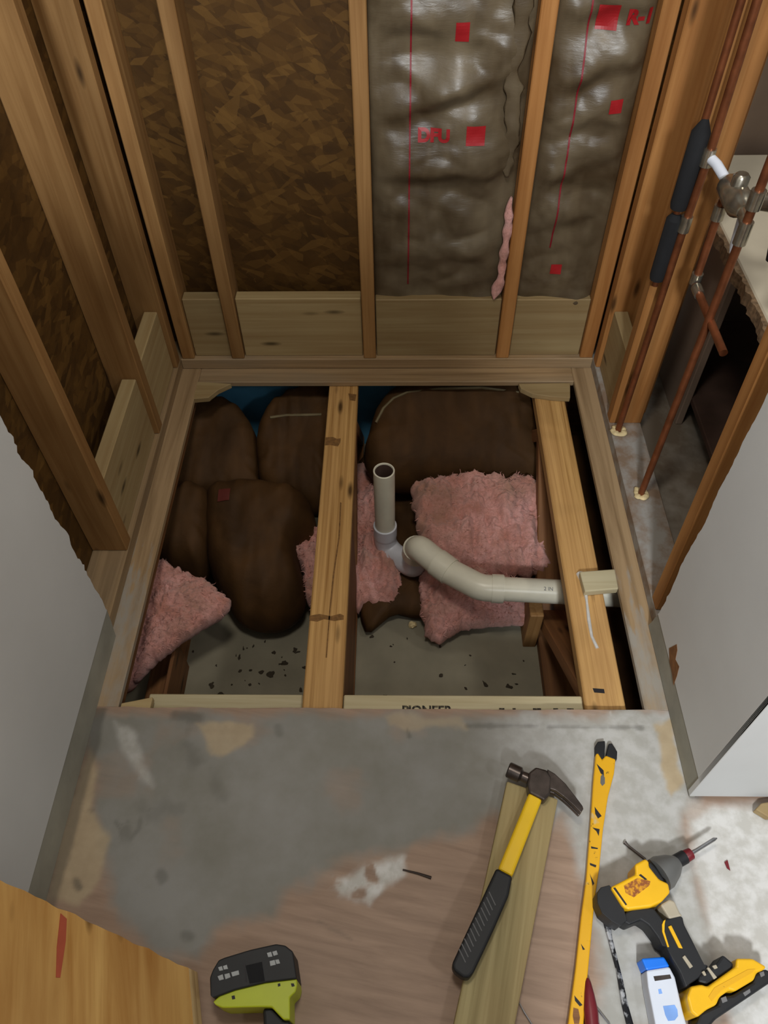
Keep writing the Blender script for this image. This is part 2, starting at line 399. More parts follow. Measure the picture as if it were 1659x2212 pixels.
# ---------------------------------------------------------------- floor
def vnoise(x, y, f, seed):
    rs = np.random.RandomState(seed); g = rs.rand(257, 257); x = (x*f+50) % 256; y = (y*f+50) % 256
    i, j = x.astype(int), y.astype(int); u, v = x-i, y-j; u = u*u*(3-2*u); v = v*v*(3-2*v)
    return (g[i, j]*(1-u)+g[i+1, j]*u)*(1-v)+(g[i, j+1]*(1-u)+g[i+1, j+1]*u)*v
def fbm(x, y, f, seed):
    return sum(vnoise(x, y, f*2**k, seed+k)/2**k for k in range(4))/1.875-.5
def sdf(x, y, poly):
    d = np.full(x.shape, 1e9); ins = np.zeros(x.shape, bool); n = len(poly)
    for i in range(n):
        (x0, y0), (x1, y1) = poly[i], poly[(i+1) % n]; ex, ey = x1-x0, y1-y0
        t = np.clip(((x-x0)*ex+(y-y0)*ey)/(ex*ex+ey*ey+1e-12), 0, 1); d = np.minimum(d, np.hypot(x-x0-t*ex, y-y0-t*ey))
        if y0 != y1: ins ^= ((y0 > y) != (y1 > y)) & (x < (x1-x0)*(y-y0)/(y1-y0)+x0)
    return np.where(ins, d, -d)
def sm(v, a, b):
    t = np.clip((v-a)/(b-a), 0, 1); return t*t*(3-2*t)

def build_floor():
    x0, x1, y0, y1, s = -0.672, 1.45, -0.7, FY, .004
    xs = np.linspace(x0, x1, round((x1-x0)/s)+1); ys = np.linspace(y0, y1, round((y1-y0)/s)+1)
    X, Y = np.meshgrid(xs, ys); nx, ny = len(xs), len(ys)
    w = fbm(X, Y, 14, 3)*.05+fbm(X, Y, 60, 9)*.016; w2 = fbm(X, Y, 40, 21)
    grey = [(-0.720,0.712),(0.622,0.715),(0.594,0.518),(0.563,0.464),(0.567,0.302),(0.553,0.152),(0.347,0.138),(0.359,0.262),(0.354,0.378),(0.343,0.436),(0.327,0.489),(0.293,0.471),(0.190,0.497),(0.129,0.461),(0.064,0.443),(-0.026,0.420),(-0.123,0.390),(-0.208,0.349),(-0.229,0.302),(-0.330,0.285),(-0.355,0.233),(-0.441,0.247),(-0.535,0.322),(-0.555,0.387),(-0.587,0.446),(-0.617,0.508),(-0.634,0.594),(-0.666,0.644)]
    R = sm(sdf(X, Y, grey)+w*.8, -.016, .022)
    R *= 1-.35*sm(fbm(X, Y, 9, 31), .1, .3)
    white = [(0.565,0.491),(0.604,0.518),(0.969,0.539),(0.765,-0.073),(0.552,0.035),(0.561,0.152),(0.565,0.243),(0.561,0.380)]
    G = .95*sm(sdf(X, Y, white)+w*.5, -.01, .02)
    splat = [(-0.118,0.374),(-0.061,0.403),(0.010,0.410),(0.014,0.383),(-0.025,0.359),(-0.051,0.331),(-0.077,0.338),(-0.108,0.350)]
    G = np.maximum(G, sm(sdf(X, Y, splat)+w*.8, -.012, .012)*sm(w2, -.2, .0))
    G = np.maximum(G, .6*sm(X+.25*Y+w*2, .22, .6)*R)  # grey pales toward the right: part white wash, part room light put into colour
    lil = [(0.538,0.693),(0.597,0.694),(0.603,0.555),(0.636,0.465),(0.575,0.438),(0.547,0.554)]
    G = np.maximum(G, .45*sm(sdf(X, Y, lil)+w*.6, -.01, .01))
    G = np.maximum(G, .5*sm(sdf(X, Y, [(-0.618,0.691),(-0.567,0.665),(-0.532,0.595),(-0.502,0.547),(-0.535,0.565),(-0.582,0.624)])+w*.4, -.008, .012))
    tanp = [(0.549,0.688),(0.594,0.699),(0.593,0.632),(0.577,0.603),(0.585,0.564),(0.552,0.536),(0.541,0.593)]
    B = sm(sdf(X, Y, tanp)+w*.7, -.004, .008)
    cream = [(-0.651,0.624),(-0.622,0.584),(-0.615,0.499),(-0.569,0.446),(-0.569,0.370),(-0.596,0.322),(-0.668,0.329),(-0.665,0.411),(-0.661,0.584)]
    B = np.maximum(B, .85*sm(sdf(X, Y, cream)+w*.5, -.004, .012))
    B = np.maximum(B, .8*sm(sdf(X, Y, [(-0.440,0.687),(-0.301,0.699),(-0.295,0.647),(-0.368,0.606),(-0.410,0.625)])+w*.7, -.004, .012))
    B = np.maximum(B, .55*sm(sdf(X, Y, [(-0.039,0.706),(0.142,0.712),(0.150,0.675),(0.021,0.669)])+w*.7, -.004, .012))
    A = np.zeros_like(X)
    def stroke(pts, wd, dens=1.):
        nonlocal A
        for (a0, b0), (a1, b1) in zip(pts, pts[1:]):
            ex, ey = a1-a0, b1-b0; t = np.clip(((X-a0)*ex+(Y-b0)*ey)/(ex*ex+ey*ey+1e-12), 0, 1)
            d = np.hypot(X-a0-t*ex, Y-b0-t*ey); A = np.maximum(A, .8*dens*sm(-d+w2*wd*2.2, -wd*1.5, wd*.1))
    stroke([(-0.563,0.477),(-0.547,0.459),(-0.526,0.445),(-0.513,0.464),(-0.514,0.486)], .005, .4); stroke([(-0.522,0.505),(-0.490,0.487),(-0.467,0.510),(-0.437,0.501)], .014, .28); stroke([(-0.550,0.473),(-0.531,0.460)], .004, .35)
    stroke([(0.150,0.682),(0.299,0.683)], .005, .5); stroke([(0.323,0.681),(0.521,0.681)], .005, .6)
    stroke([(-0.258,0.678),(-0.252,0.662)], .008, .4); stroke([(-0.453,0.645),(-0.426,0.605)], .018, .4); stroke([(-0.483,0.703),(-0.432,0.698)], .012, .6)
    stroke([(-0.455,0.379),(-0.448,0.375)], .009, .5); stroke([(-0.387,0.279),(-0.381,0.276)], .008, .5); stroke([(-0.613,0.369),(-0.604,0.357)], .006, .7)
    stroke([(0.021,0.674),(0.025,0.659)], .005, .6); stroke([(-0.381,0.567),(-0.357,0.529)], .02, .3); stroke([(0.598,0.574),(0.605,0.541)], .012, .7)
    stroke([(-0.144,0.302),(-0.083,0.273)], .004, .3)
    A = np.maximum(A, .30*sm(fbm(X, Y, 26, 55), .10, .26)*sm(-np.hypot((X+.56)*1.0, (Y-.50)*1.6)+.13, 0, .06))
    # brown bare strip along the wall
    A = np.maximum(A, .55*sm(-X-.632+w*.3, 0, .012)*(Y < .72))
    ln = np.abs(X-np.interp(Y, [.35, .66], [.475, .462])); G = np.maximum(G, .5*sm(-ln, -.003, -.001)*(Y > .3)*(w2 > -.1))
    n = nx*ny; top = np.stack([X.ravel(), Y.ravel(), (fbm(X, Y, 8, 77)*.0015).ravel()], 1)
    bot = np.array([[x0, y0, ZT], [x1, y0, ZT], [x1, y1, ZT], [x0, y1, ZT]])
    # ragged cut edge
    last = top.reshape(ny, nx, 3)[-1]; last[:, 1] += (fbm(xs, xs*0, 30, 5)*.008)
    idx = np.arange(n).reshape(ny, nx)
    quads = np.stack([idx[:-1, :-1], idx[:-1, 1:], idx[1:, 1:], idx[1:, :-1]], -1).reshape(-1, 4)
    faces = quads.tolist()
    b = [n, n+1, n+2, n+3]
    faces += [idx[-1, :].tolist()+[b[2], b[3]][0:2], idx[0, ::-1].tolist()+[b[0], b[1]], idx[::-1, 0].tolist()[::-1][::-1]+[b[0], b[3]], idx[:, -1].tolist()+[b[2], b[1]], [b[3], b[2], b[1], b[0]]]
    me = bpy.data.meshes.new('floor'); me.from_pydata(np.vstack([top, bot]).tolist(), [], faces)
    ca = me.color_attributes.new('paint', 'FLOAT_COLOR', 'POINT')
    colr = np.zeros((n+4, 4), np.float32); colr[:n] = np.stack([R.ravel(), G.ravel(), B.ravel(), A.ravel()], 1); colr[n:, 2] = .6
    ca.data.foreach_set('color', colr.ravel())
    return tag(add('floor', me, M['floor']), 'plywood subfloor smeared with grey and white paint, cut open in the middle', kind='structure')
floor = build_floor()
# strips of subfloor left standing around the hole
board('subfloor_strip', (XL-.09, .72, ZT), (LX, YB+.09, 0), M['striprt'], floor, 'y')
board('subfloor_strip', (RX, .72, ZT), (XR+.09, YB+.09, 0), M['striprt'], floor, 'y')
board('subfloor_strip', (LX, BY, ZT), (RX, YB+.09, 0), M['plate'], floor, 'x')
prism('subfloor_splinter', [(0.367,1.779),(0.524,1.782),(0.515,1.716),(0.465,1.720),(0.404,1.733),(0.372,1.758)], ZT, -.001, M['newpine'], floor, bevel=.002)
prism('subfloor_splinter', [(-0.641,1.794),(-0.511,1.781),(-0.549,1.752),(-0.572,1.719),(-0.634,1.711)], ZT, -.001, M['newpine'], floor, bevel=.002)
prism('subfloor_splinter', [(-0.610,0.731),(-0.543,0.746),(-0.544,0.713),(-0.610,0.713)], ZT, -.001, M['newpine'], floor, bevel=.002)
board('adjoining_floor', (XR+.0905, .7205, ZT), (1.7, 2.1, 0), M['bathfloor'], floor, 'y')
# tile-like lower strip of grey smear on right strip
ceil = tag(board('ceiling', (-1.0, .2, ZC-.013), (1.0, 2.05, ZC), M['ceilback'], None, 'y', bevel=0), 'grey back of the ceiling below, at the bottom of the open floor bays', kind='structure')

# ---------------------------------------------------------------- walls
def stud(lo, hi, mat, wall): return board('stud', lo, hi, mat, wall, 'z')
def jag(a, b, n, amp, seed, bite=None):
    """torn edge from a to b: slow wander, fine nibbles and a few larger bites"""
    rs = random.Random(seed); out = []
    for i in range(n+1):
        t = i/n; w = noise.noise(Vector((t*n*.11, seed*3.7, 0)))*amp+noise.noise(Vector((t*n*.55, seed*1.9, 4)))*amp*.45
        if noise.noise(Vector((t*n*.2, seed*9.1, 8))) > .28: w += amp*rs.uniform(.3, .9)
        out.append((a[0]+(b[0]-a[0])*t+w, a[1]+(b[1]-a[1])*t))
    return out

# left wall: outside sheathing carries studs, plate, blocking and the drywall that is left
wl = tag(board('wall_left', (XL-SD-.012, .5, 0), (XL-SD, YB+SD+.012, H), M['osb'], None, 'z', bevel=0), 'open stud wall on the left with bare sheathing behind the studs', kind='structure')
board('bottom_plate', (XL-SD, -.7, 0), (XL, YB+SD, ST), M['plate'], wl, 'y')
stud((XL-SD, 1.118, ST), (XL, 1.156, H), M['stud'], wl)
stud((XL-SD, 1.526, ST), (XL, 1.564, H), M['stud'], wl)
stud((XL-SD, 1.808, ST), (XL, 1.846, H), M['stud'], wl)
stud((XL-SD, .86, ST), (XL, .898, H), M['stud'], wl)
board('blocking', (XL-.013-ST, 1.158, ST), (XL-.013, 1.524, .243), M['newpine'], wl, 'y')
board('blocking', (XL-.013-ST, 1.566, ST), (XL-.013, 1.806, .247), M['newpine'], wl, 'y')
cut = jag((.915, .088), (.915, H), 260, .011, 3)
prism('drywall_panel', [(-.7, .088), (-.7, H)]+cut[::-1], XL, XL+.0127, M['drywall'], wl, 'x', bevel=.0006, seg=1)
prism('bare_strip', [(-.7, 0), (-.7, .0875)]+jag((.90, .0), (.918, .0875), 10, .004, 4)[::-1], XL, XL+.0112, M['bare'], wl, 'x', bevel=.0006, seg=1)
cutp = [(p[0]+.0015, p[1]) for p in cut]

# back wall
wb = tag(board('wall_back', (XL-SD, YB+SD, 0), (XR+SD, YB+SD+.012, H), M['osb'], None, 'z', bevel=0), 'stripped back wall of bare strand board behind open studs', kind='structure')
board('bottom_plate', (XL, YB-.002, 0), (XR, YB+SD, ST), M['plate'], wb, 'x')
X2, X3, X4 = -.4925, -.0865, .3195
for x in (X2, X3, X4): stud((x-.019, YB, ST), (x+.019, YB+SD, H), M['stud'] if x < .3 else M['stud_r'], wb)
stud((XL+.006, YB, ST), (XL+.044, YB+SD, H), M['stud'], wb)
stud((.556, YB, ST), (.594, YB+SD, H), M['stud_r'], wb)
for a, b, dz in ((XL+.046, X2-.021, 0), (X2+.021, X3-.021, .001), (X3+.021, X4-.021, -.004), (X4+.021, .554, -.006)):
    board('blocking', (a, YB+.014, ST), (b, YB+.014+ST, .246+dz), M['newpine'], wb, 'x')

# right wall
wr = tag(empty('wall_right', (XR, 1.2, 0)), 'open stud wall on the right, seen through to the next room', kind='structure')
board('bottom_plate', (XR, .545, 0), (XR+SD, YB+SD, ST), M['plategrey'], wr, 'y')
stud((XR, 1.806, ST), (XR+SD, 1.846, H), M['stud_r'], wr)
stud((XR, 1.566, ST), (XR+SD, 1.604, H), M['stud_r'], wr)
stud((XR+.02, 1.606, ST), (XR+SD+.02, 1.644, H), M['stud_r'], wr)
beam('stud', (XR+SD/2, .969, ST), (XR+SD/2, 1.085, H), ST, SD, M['stud_r'], wr, up=(1, 0, 0))
board('blocking', (XR+.012, 1.606, ST), (XR+.012+ST, 1.805, .243), M['newpine'], wr, 'y')
cutr = jag((.915, .08), (.915, H), 220, .007, 8)
prism('drywall_panel', [(.533, .08), (.533, H)]+cutr[::-1], XR-.0127, XR, M['drywall'], wr, 'x', bevel=.0006, seg=1)
prism('bare_strip', [(.533, 0.004), (.533, .0795)]+jag((.93, .004), (.915, .0795), 10, .004, 9)[::-1], XR-.011, XR, M['bare'], wr, 'x', bevel=.0006, seg=1)
prism('torn_paper', [(0.819,0.096),(0.803,0.142),(0.792,0.137),(0.782,0.115),(0.760,0.125),(0.751,0.101),(0.745,0.071),(0.768,0.079),(0.795,0.080)], XR-.0132, XR-.0125, M['trussdark'], wr, 'x', bevel=0)
wf = tag(board('wall_front', (XR-.0127, .532, .012), (1.7, .5447, H), M['drywall'], None, 'z', bevel=.001), 'white painted wall turning away at the right corner', kind='structure')

tag(board('shade_panel', (XL+.0127, -.48, 0), (.20, -.38, 1.76), M['drywall'], None, 'z', bevel=0), 'added head-high panel behind the viewpoint, there to shade the alcove', kind='structure')  # unseen panel added to shade the lower alcove and left floor
# next room seen through the right wall
wn = tag(board('wall_far', (.80, 2.02, 0), (1.7, 2.06, H), M['mauve'], None, 'z', bevel=0), 'mauve grey wall of the next room behind the studs', kind='structure')

# counter with a raw particle board edge on a dark cabinet
ct = tag(empty('counter', (1.1, 1.45, 0)), 'white counter with ragged raw edge behind the copper pipes', 'counter')
board('countertop', (.748, .75, .567), (1.6, 1.98, .60), M['counter'], ct, 'y', bevel=.003)
prism('raw_edge', [(.75+random.uniform(-.004, .004), .75+i*.0123) for i in range(101)][::-1]+[(.741-random.random()*.009, .75+i*.0123) for i in range(101)], .5675, .597, M['chip'], ct, bevel=0)
board('cabinet_side', (.80, 1.60, 0), (.82, 1.95, .565), M['mauve'], ct, 'z')
board('cabinet_back', (1.25, .8, 0), (1.27, 1.95, .565), M['cabinet'], ct, 'z')
board('cabinet_base', (.82, .80, .08), (1.25, 1.95, .10), M['cabinet'], ct, 'y')
board('cabinet_divider', (.83, 1.22, 0), (1.25, 1.24, .565), M['cabinet'], ct, 'z')

# ---------------------------------------------------------------- floor trusses
def truss(x0, label, nodes, y0=.30, y1=2.0, mat='truss'):
    t = tag(empty('floor_truss', (x0+.0445, 1.1, ZC)), label, 'floor truss', 'floor trusses under the cut floor')
    board('top_chord', (x0, y0, ZT-ST), (x0+.089, y1, ZT-.0005), M[mat], t, 'y')
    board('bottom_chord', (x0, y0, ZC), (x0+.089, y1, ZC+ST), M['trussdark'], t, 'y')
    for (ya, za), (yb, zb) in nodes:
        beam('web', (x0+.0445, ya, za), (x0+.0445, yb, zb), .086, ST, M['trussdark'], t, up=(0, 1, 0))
    return t
zb_, zt_ = ZC+ST, ZT-ST
def W(ys): return [((a, zb_ if i % 2 else zt_-.005), (b, zt_-.005 if i % 2 else zb_)) for i, (a, b) in enumerate(zip(ys, ys[1:]))]
tm = truss(-.212, 'pine floor truss crossing the middle of the hole', W([.36, .62, .92, 1.3, 1.66, 1.95]))
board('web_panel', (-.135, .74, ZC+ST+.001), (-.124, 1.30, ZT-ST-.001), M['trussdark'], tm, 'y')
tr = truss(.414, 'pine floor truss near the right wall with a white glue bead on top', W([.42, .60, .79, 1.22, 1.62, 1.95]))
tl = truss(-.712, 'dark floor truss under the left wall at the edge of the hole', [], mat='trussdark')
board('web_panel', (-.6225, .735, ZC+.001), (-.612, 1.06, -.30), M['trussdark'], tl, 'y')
tube('glue_bead', [(0.454,1.093,-0.019), (0.461,1.060,-0.019), (0.459,1.009,-0.019), (0.456,0.957,-0.019), (0.456,0.913,-0.019), (0.464,0.882,-0.019)], [.009, .007, .003, .0045, .0035, .004], M['gypsum'], tr, 8)
prism('ink_mark', [(0.437,0.781),(0.462,0.779),(0.462,0.769),(0.439,0.771)], ZT-.001, ZT+.0004, M['ink'], tr, bevel=0)
for q in ([(-0.210,1.568),(-0.188,1.569),(-0.177,1.562),(-0.166,1.564),(-0.166,1.549),(-0.172,1.532),(-0.197,1.538),(-0.210,1.536)], [(-0.213,0.967),(-0.189,0.972),(-0.161,0.966),(-0.139,0.973),(-0.130,0.968),(-0.130,0.957),(-0.152,0.953),(-0.177,0.958),(-0.193,0.951),(-0.212,0.954)], [(-0.152,1.755),(-0.127,1.751),(-0.129,1.722),(-0.146,1.726)]):
    prism('dark_band', q, ZT-.001, ZT+.0003, M['bandink'], tm, bevel=0)
prism('pencil_line', [(-0.156,1.323),(-0.152,1.321),(-0.151,1.205),(-0.159,1.089),(-0.163,0.980),(-0.164,0.855),(-0.167,0.855),(-0.166,0.983),(-0.163,1.089),(-0.155,1.205)], ZT-.001, ZT+.0003, M['bandink'], tm, bevel=0)

# blocking boards across the bays at the front edge, and loose pieces of lumber
fb = tag(board('blocking_board', (-.562, .729, -.12), (-.2135, .768, -.030), M['palepine'], None, 'x'), 'short pale blocking board at the front edge of the left bay', 'board', 'pale blocking boards')
fb2 = tag(board('blocking_board', (-.1215, .729, -.12), (.4125, .768, -.030), M['palepine'], None, 'x'), 'long pale blocking board with black stamped lettering, front of the right bay', 'board', 'pale blocking boards')
tm_ = text_mesh('PIONEER', .028, bold=.0010); add('stamp', tm_, M['inkfade'], fb2, frame((.065, .7305, -.0298), (1, 0, 0), (0, 1, 0)))
for xx, ww in ((.225, .02), (.255, .012), (.30, .03), (.345, .018), (.375, .025)):
    board('stamp_mark', (xx, .729, -.0301), (xx+ww*.6, .7375, -.0296), M['inkfade'], fb2, 'x', bevel=0)
tag(prism('filler_block', [(0.449,1.084),(0.537,1.092),(0.536,1.034),(0.453,1.025)], ZT, .002, M['palepine'], None, bevel=.003), 'small pale wood block bridging the right truss and floor strip', 'wood block')
tag(board('lumber_stub', (.372, 1.13, ZC), (.410, 1.21, -.285), M['stud'], None, 'z'), 'upright stub of old lumber under the white drain pipe', 'wood block')

# rim of the floor: blue foam board at the back, dark rim boards around the bays
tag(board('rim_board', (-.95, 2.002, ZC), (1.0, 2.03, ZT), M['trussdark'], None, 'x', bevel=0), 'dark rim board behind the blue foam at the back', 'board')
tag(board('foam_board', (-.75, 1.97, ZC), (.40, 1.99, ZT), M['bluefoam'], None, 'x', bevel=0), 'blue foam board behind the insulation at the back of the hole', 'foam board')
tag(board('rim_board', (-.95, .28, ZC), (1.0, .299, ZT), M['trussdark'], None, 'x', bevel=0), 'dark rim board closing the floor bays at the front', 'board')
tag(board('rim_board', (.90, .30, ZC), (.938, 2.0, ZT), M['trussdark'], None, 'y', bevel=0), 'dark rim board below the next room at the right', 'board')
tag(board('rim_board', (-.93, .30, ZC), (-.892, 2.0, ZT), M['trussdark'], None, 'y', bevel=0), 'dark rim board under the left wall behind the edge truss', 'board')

# ---------------------------------------------------------------- insulation in the floor
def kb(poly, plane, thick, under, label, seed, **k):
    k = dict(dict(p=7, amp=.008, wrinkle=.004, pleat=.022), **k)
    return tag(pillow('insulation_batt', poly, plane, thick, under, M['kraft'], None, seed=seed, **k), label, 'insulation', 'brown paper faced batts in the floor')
def pb(poly, plane, thick, under, label, seed, **k):
    k = dict(dict(p=5, amp=.032, freq=12, fine=.010, ffreq=60, n=190, m=46, ridge=.034, edge=.07), **k)
    o = tag(pillow('pink_insulation', poly, plane, thick, under, M['pink'], None, seed=seed, **k), label, 'insulation', 'torn pink insulation in the floor')
    fuzz(o, int(1400*k['n']/190), .016, M['pink'], seed); return o
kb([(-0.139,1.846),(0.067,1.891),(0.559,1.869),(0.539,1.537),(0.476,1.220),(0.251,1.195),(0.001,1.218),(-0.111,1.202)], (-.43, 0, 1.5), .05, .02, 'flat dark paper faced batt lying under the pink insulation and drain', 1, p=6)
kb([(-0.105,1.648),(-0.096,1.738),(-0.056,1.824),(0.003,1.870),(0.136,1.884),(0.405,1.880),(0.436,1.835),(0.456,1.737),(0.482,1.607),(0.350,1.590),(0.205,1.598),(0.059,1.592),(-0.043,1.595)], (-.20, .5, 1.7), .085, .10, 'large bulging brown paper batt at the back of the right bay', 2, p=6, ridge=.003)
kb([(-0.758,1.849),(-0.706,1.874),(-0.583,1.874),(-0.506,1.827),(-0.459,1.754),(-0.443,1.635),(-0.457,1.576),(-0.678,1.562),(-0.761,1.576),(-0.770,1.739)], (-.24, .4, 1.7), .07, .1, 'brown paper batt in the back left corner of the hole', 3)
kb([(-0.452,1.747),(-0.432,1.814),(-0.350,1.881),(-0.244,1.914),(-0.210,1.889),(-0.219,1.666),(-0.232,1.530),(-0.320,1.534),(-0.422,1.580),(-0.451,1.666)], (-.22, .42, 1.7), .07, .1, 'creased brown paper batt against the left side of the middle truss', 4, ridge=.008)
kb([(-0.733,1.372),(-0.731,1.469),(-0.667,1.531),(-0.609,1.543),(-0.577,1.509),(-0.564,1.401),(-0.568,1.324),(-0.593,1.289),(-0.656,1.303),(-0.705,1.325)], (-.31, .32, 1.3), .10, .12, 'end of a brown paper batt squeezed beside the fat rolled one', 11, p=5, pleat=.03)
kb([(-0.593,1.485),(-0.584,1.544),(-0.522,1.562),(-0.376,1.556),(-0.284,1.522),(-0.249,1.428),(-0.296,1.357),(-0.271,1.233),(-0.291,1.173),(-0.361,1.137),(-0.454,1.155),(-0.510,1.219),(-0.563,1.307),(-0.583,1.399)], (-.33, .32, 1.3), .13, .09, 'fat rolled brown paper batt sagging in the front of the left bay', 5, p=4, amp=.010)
b3 = bpy.data.objects['insulation_batt.005']
def on_top(o, x, y):
    m = WM[o.name]; best = min(o.data.vertices[:int(len(o.data.vertices)*.72)], key=lambda v: ((m @ v.co).x-x)**2+((m @ v.co).y-y)**2); return (m @ best.co).z
def edge_strip(o, pts, rad, mat, name):
    tube(name, [(x, y, on_top(o, x, y)+rad*.4) for x, y in pts], rad, mat, o, 6)
edge_strip(bpy.data.objects['insulation_batt.001'], [(-0.069,1.739),(-0.046,1.773),(-0.014,1.798),(0.030,1.811),(0.132,1.817),(0.263,1.819),(0.379,1.814)], .0045, M['kraftlight'], 'paper_edge')
edge_strip(bpy.data.objects['insulation_batt.003'], [(-0.405,1.759),(-0.353,1.767),(-0.294,1.767),(-0.243,1.770)], .0045, M['kraftlight'], 'paper_edge')
def decal(o, name, x0, x1, y0, y1, mat, lift=.0015, n=10):
    V = [(x0+(x1-x0)*i/n, y0+(y1-y0)*j/n) for j in range(n+1) for i in range(n+1)]; V = [(x, y, on_top(o, x, y)+lift) for x, y in V]
    V2 = [(x, y, sum(q[2] for q in V if abs(q[0]-x) < .009 and abs(q[1]-y) < .009)/max(1, sum(1 for q in V if abs(q[0]-x) < .009 and abs(q[1]-y) < .009))+.001) for x, y, z in V]
    me = bpy.data.meshes.new(name); me.from_pydata(V2, [], [(j*(n+1)+i, j*(n+1)+i+1, (j+1)*(n+1)+i+1, (j+1)*(n+1)+i) for j in range(n) for i in range(n)]); add(name, me, mat, o, Matrix(), True)
q0, q1 = [(-0.534,1.446)][0], [(-0.498,1.486)][0]
decal(b3, 'red_square', q0[0], q1[0], q0[1], q1[1], M['redfade'])
kb([(.525, .40), (.70, .38), (.87, .42), (.88, 1.2), (.87, 1.93), (.70, 1.95), (.53, 1.93), (.52, 1.2)], (-.42, 0, 1), .04, .03, 'added dark batt standing in for the black depth right of the right truss', 12, p=8)  # added filler: its dark paper stands in for the shade deep in this gap
pb([(0.041,1.542),(0.065,1.565),(0.202,1.579),(0.388,1.579),(0.446,1.545),(0.465,1.477),(0.458,1.357),(0.433,1.309),(0.347,1.299),(0.237,1.306),(0.140,1.311),(0.082,1.376),(0.057,1.449)], (-.27, .42, 1.45), .06, .05, 'large torn clump of pink fibreglass behind the drain arm', 6, amp=.03)
pb([(0.078,1.380),(0.199,1.343),(0.392,1.272),(0.385,1.181),(0.282,1.171),(0.192,1.157),(0.117,1.121),(0.083,1.152),(0.068,1.256)], (-.40, .25, 1.2), .06, .03, 'pink fibreglass clump hanging below the drain arm', 7)
pb([(-0.156,1.740),(-0.085,1.729),(-0.062,1.505),(-0.025,1.419),(0.012,1.318),(0.004,1.255),(-0.038,1.230),(-0.097,1.245),(-0.133,1.254)], (-.41, .1, 1.3), .05, .02, 'narrow strip of pink fibreglass between middle truss and white riser', 8)
pb([(-0.700,1.244),(-0.594,1.209),(-0.526,1.178),(-0.459,1.116),(-0.526,1.062),(-0.595,1.012),(-0.672,0.939),(-0.726,0.882),(-0.751,0.941),(-0.721,1.102)], (-.22, .25, 1.1), .035, .05, 'torn wedge of pink fibreglass at the front left of the hole', 9, amp=.012, ridge=.01)
pb([(-0.340,1.429),(-0.243,1.445),(-0.232,1.220),(-0.267,1.214),(-0.286,1.315),(-0.328,1.346)], (-.36, .2, 1.2), .05, .05, 'small pink fibreglass tuft beside the middle truss', 10, n=110, m=26)
rs = random.Random(5)
def crumb(name, c, r, mat, label, cat, group=None):
    bm = bmesh.new(); bmesh.ops.create_icosphere(bm, subdivisions=2, radius=r)
    for v in bm.verts: v.co *= 1+.45*noise.noise(v.co*(1.2/r)+Vector(c)*90); v.co.z *= .6
    lo = min(v.co.z for v in bm.verts)
    me = bpy.data.meshes.new(name); bm.to_mesh(me); bm.free()
    return tag(add(name, me, mat, None, Matrix.Translation((c[0], c[1], c[2]-lo))), label, cat, group)
crumb('foam_crumb', (0.045,1.201,-0.460), .012, M['caulk'], 'yellow foam crumb lying at the bottom of the right bay', 'debris')
dirt = []
bmd = bmesh.new()
for i in range(64):
    x, y = rs.choice([(rs.gauss(-.40, .08), rs.gauss(1.02, .08)), (rs.gauss(-.36, .10), rs.gauss(1.05, .10)), (rs.gauss(-.40, .08), rs.gauss(1.02, .06)), (rs.uniform(-.1, .38), rs.uniform(.97, 1.2))])
    big = rs.random() < .35; a = rs.uniform(.006, .013) if big else rs.uniform(.002, .006)
    vs = bmesh.ops.create_icosphere(bmd, subdivisions=2, radius=1, matrix=Matrix.Translation((x, y, .0015)) @ Matrix.Rotation(rs.random()*6, 4, 'Z') @ Matrix.Diagonal((a, a*rs.uniform(.35, .8), .0025, 1)))['verts']
    for v in vs: v.co.xy += Vector((noise.noise(v.co*160), noise.noise(v.co*150+Vector((9, 9, 9)))))*a*.7
me = bpy.data.meshes.new('debris'); bmd.to_mesh(me); bmd.free()
tag(add('debris', me, M['debris'], None, Matrix.Translation((0, 0, ZC))), 'dark crumbs scattered over the ceiling back at the bottom of the hole', 'debris', kind='stuff')

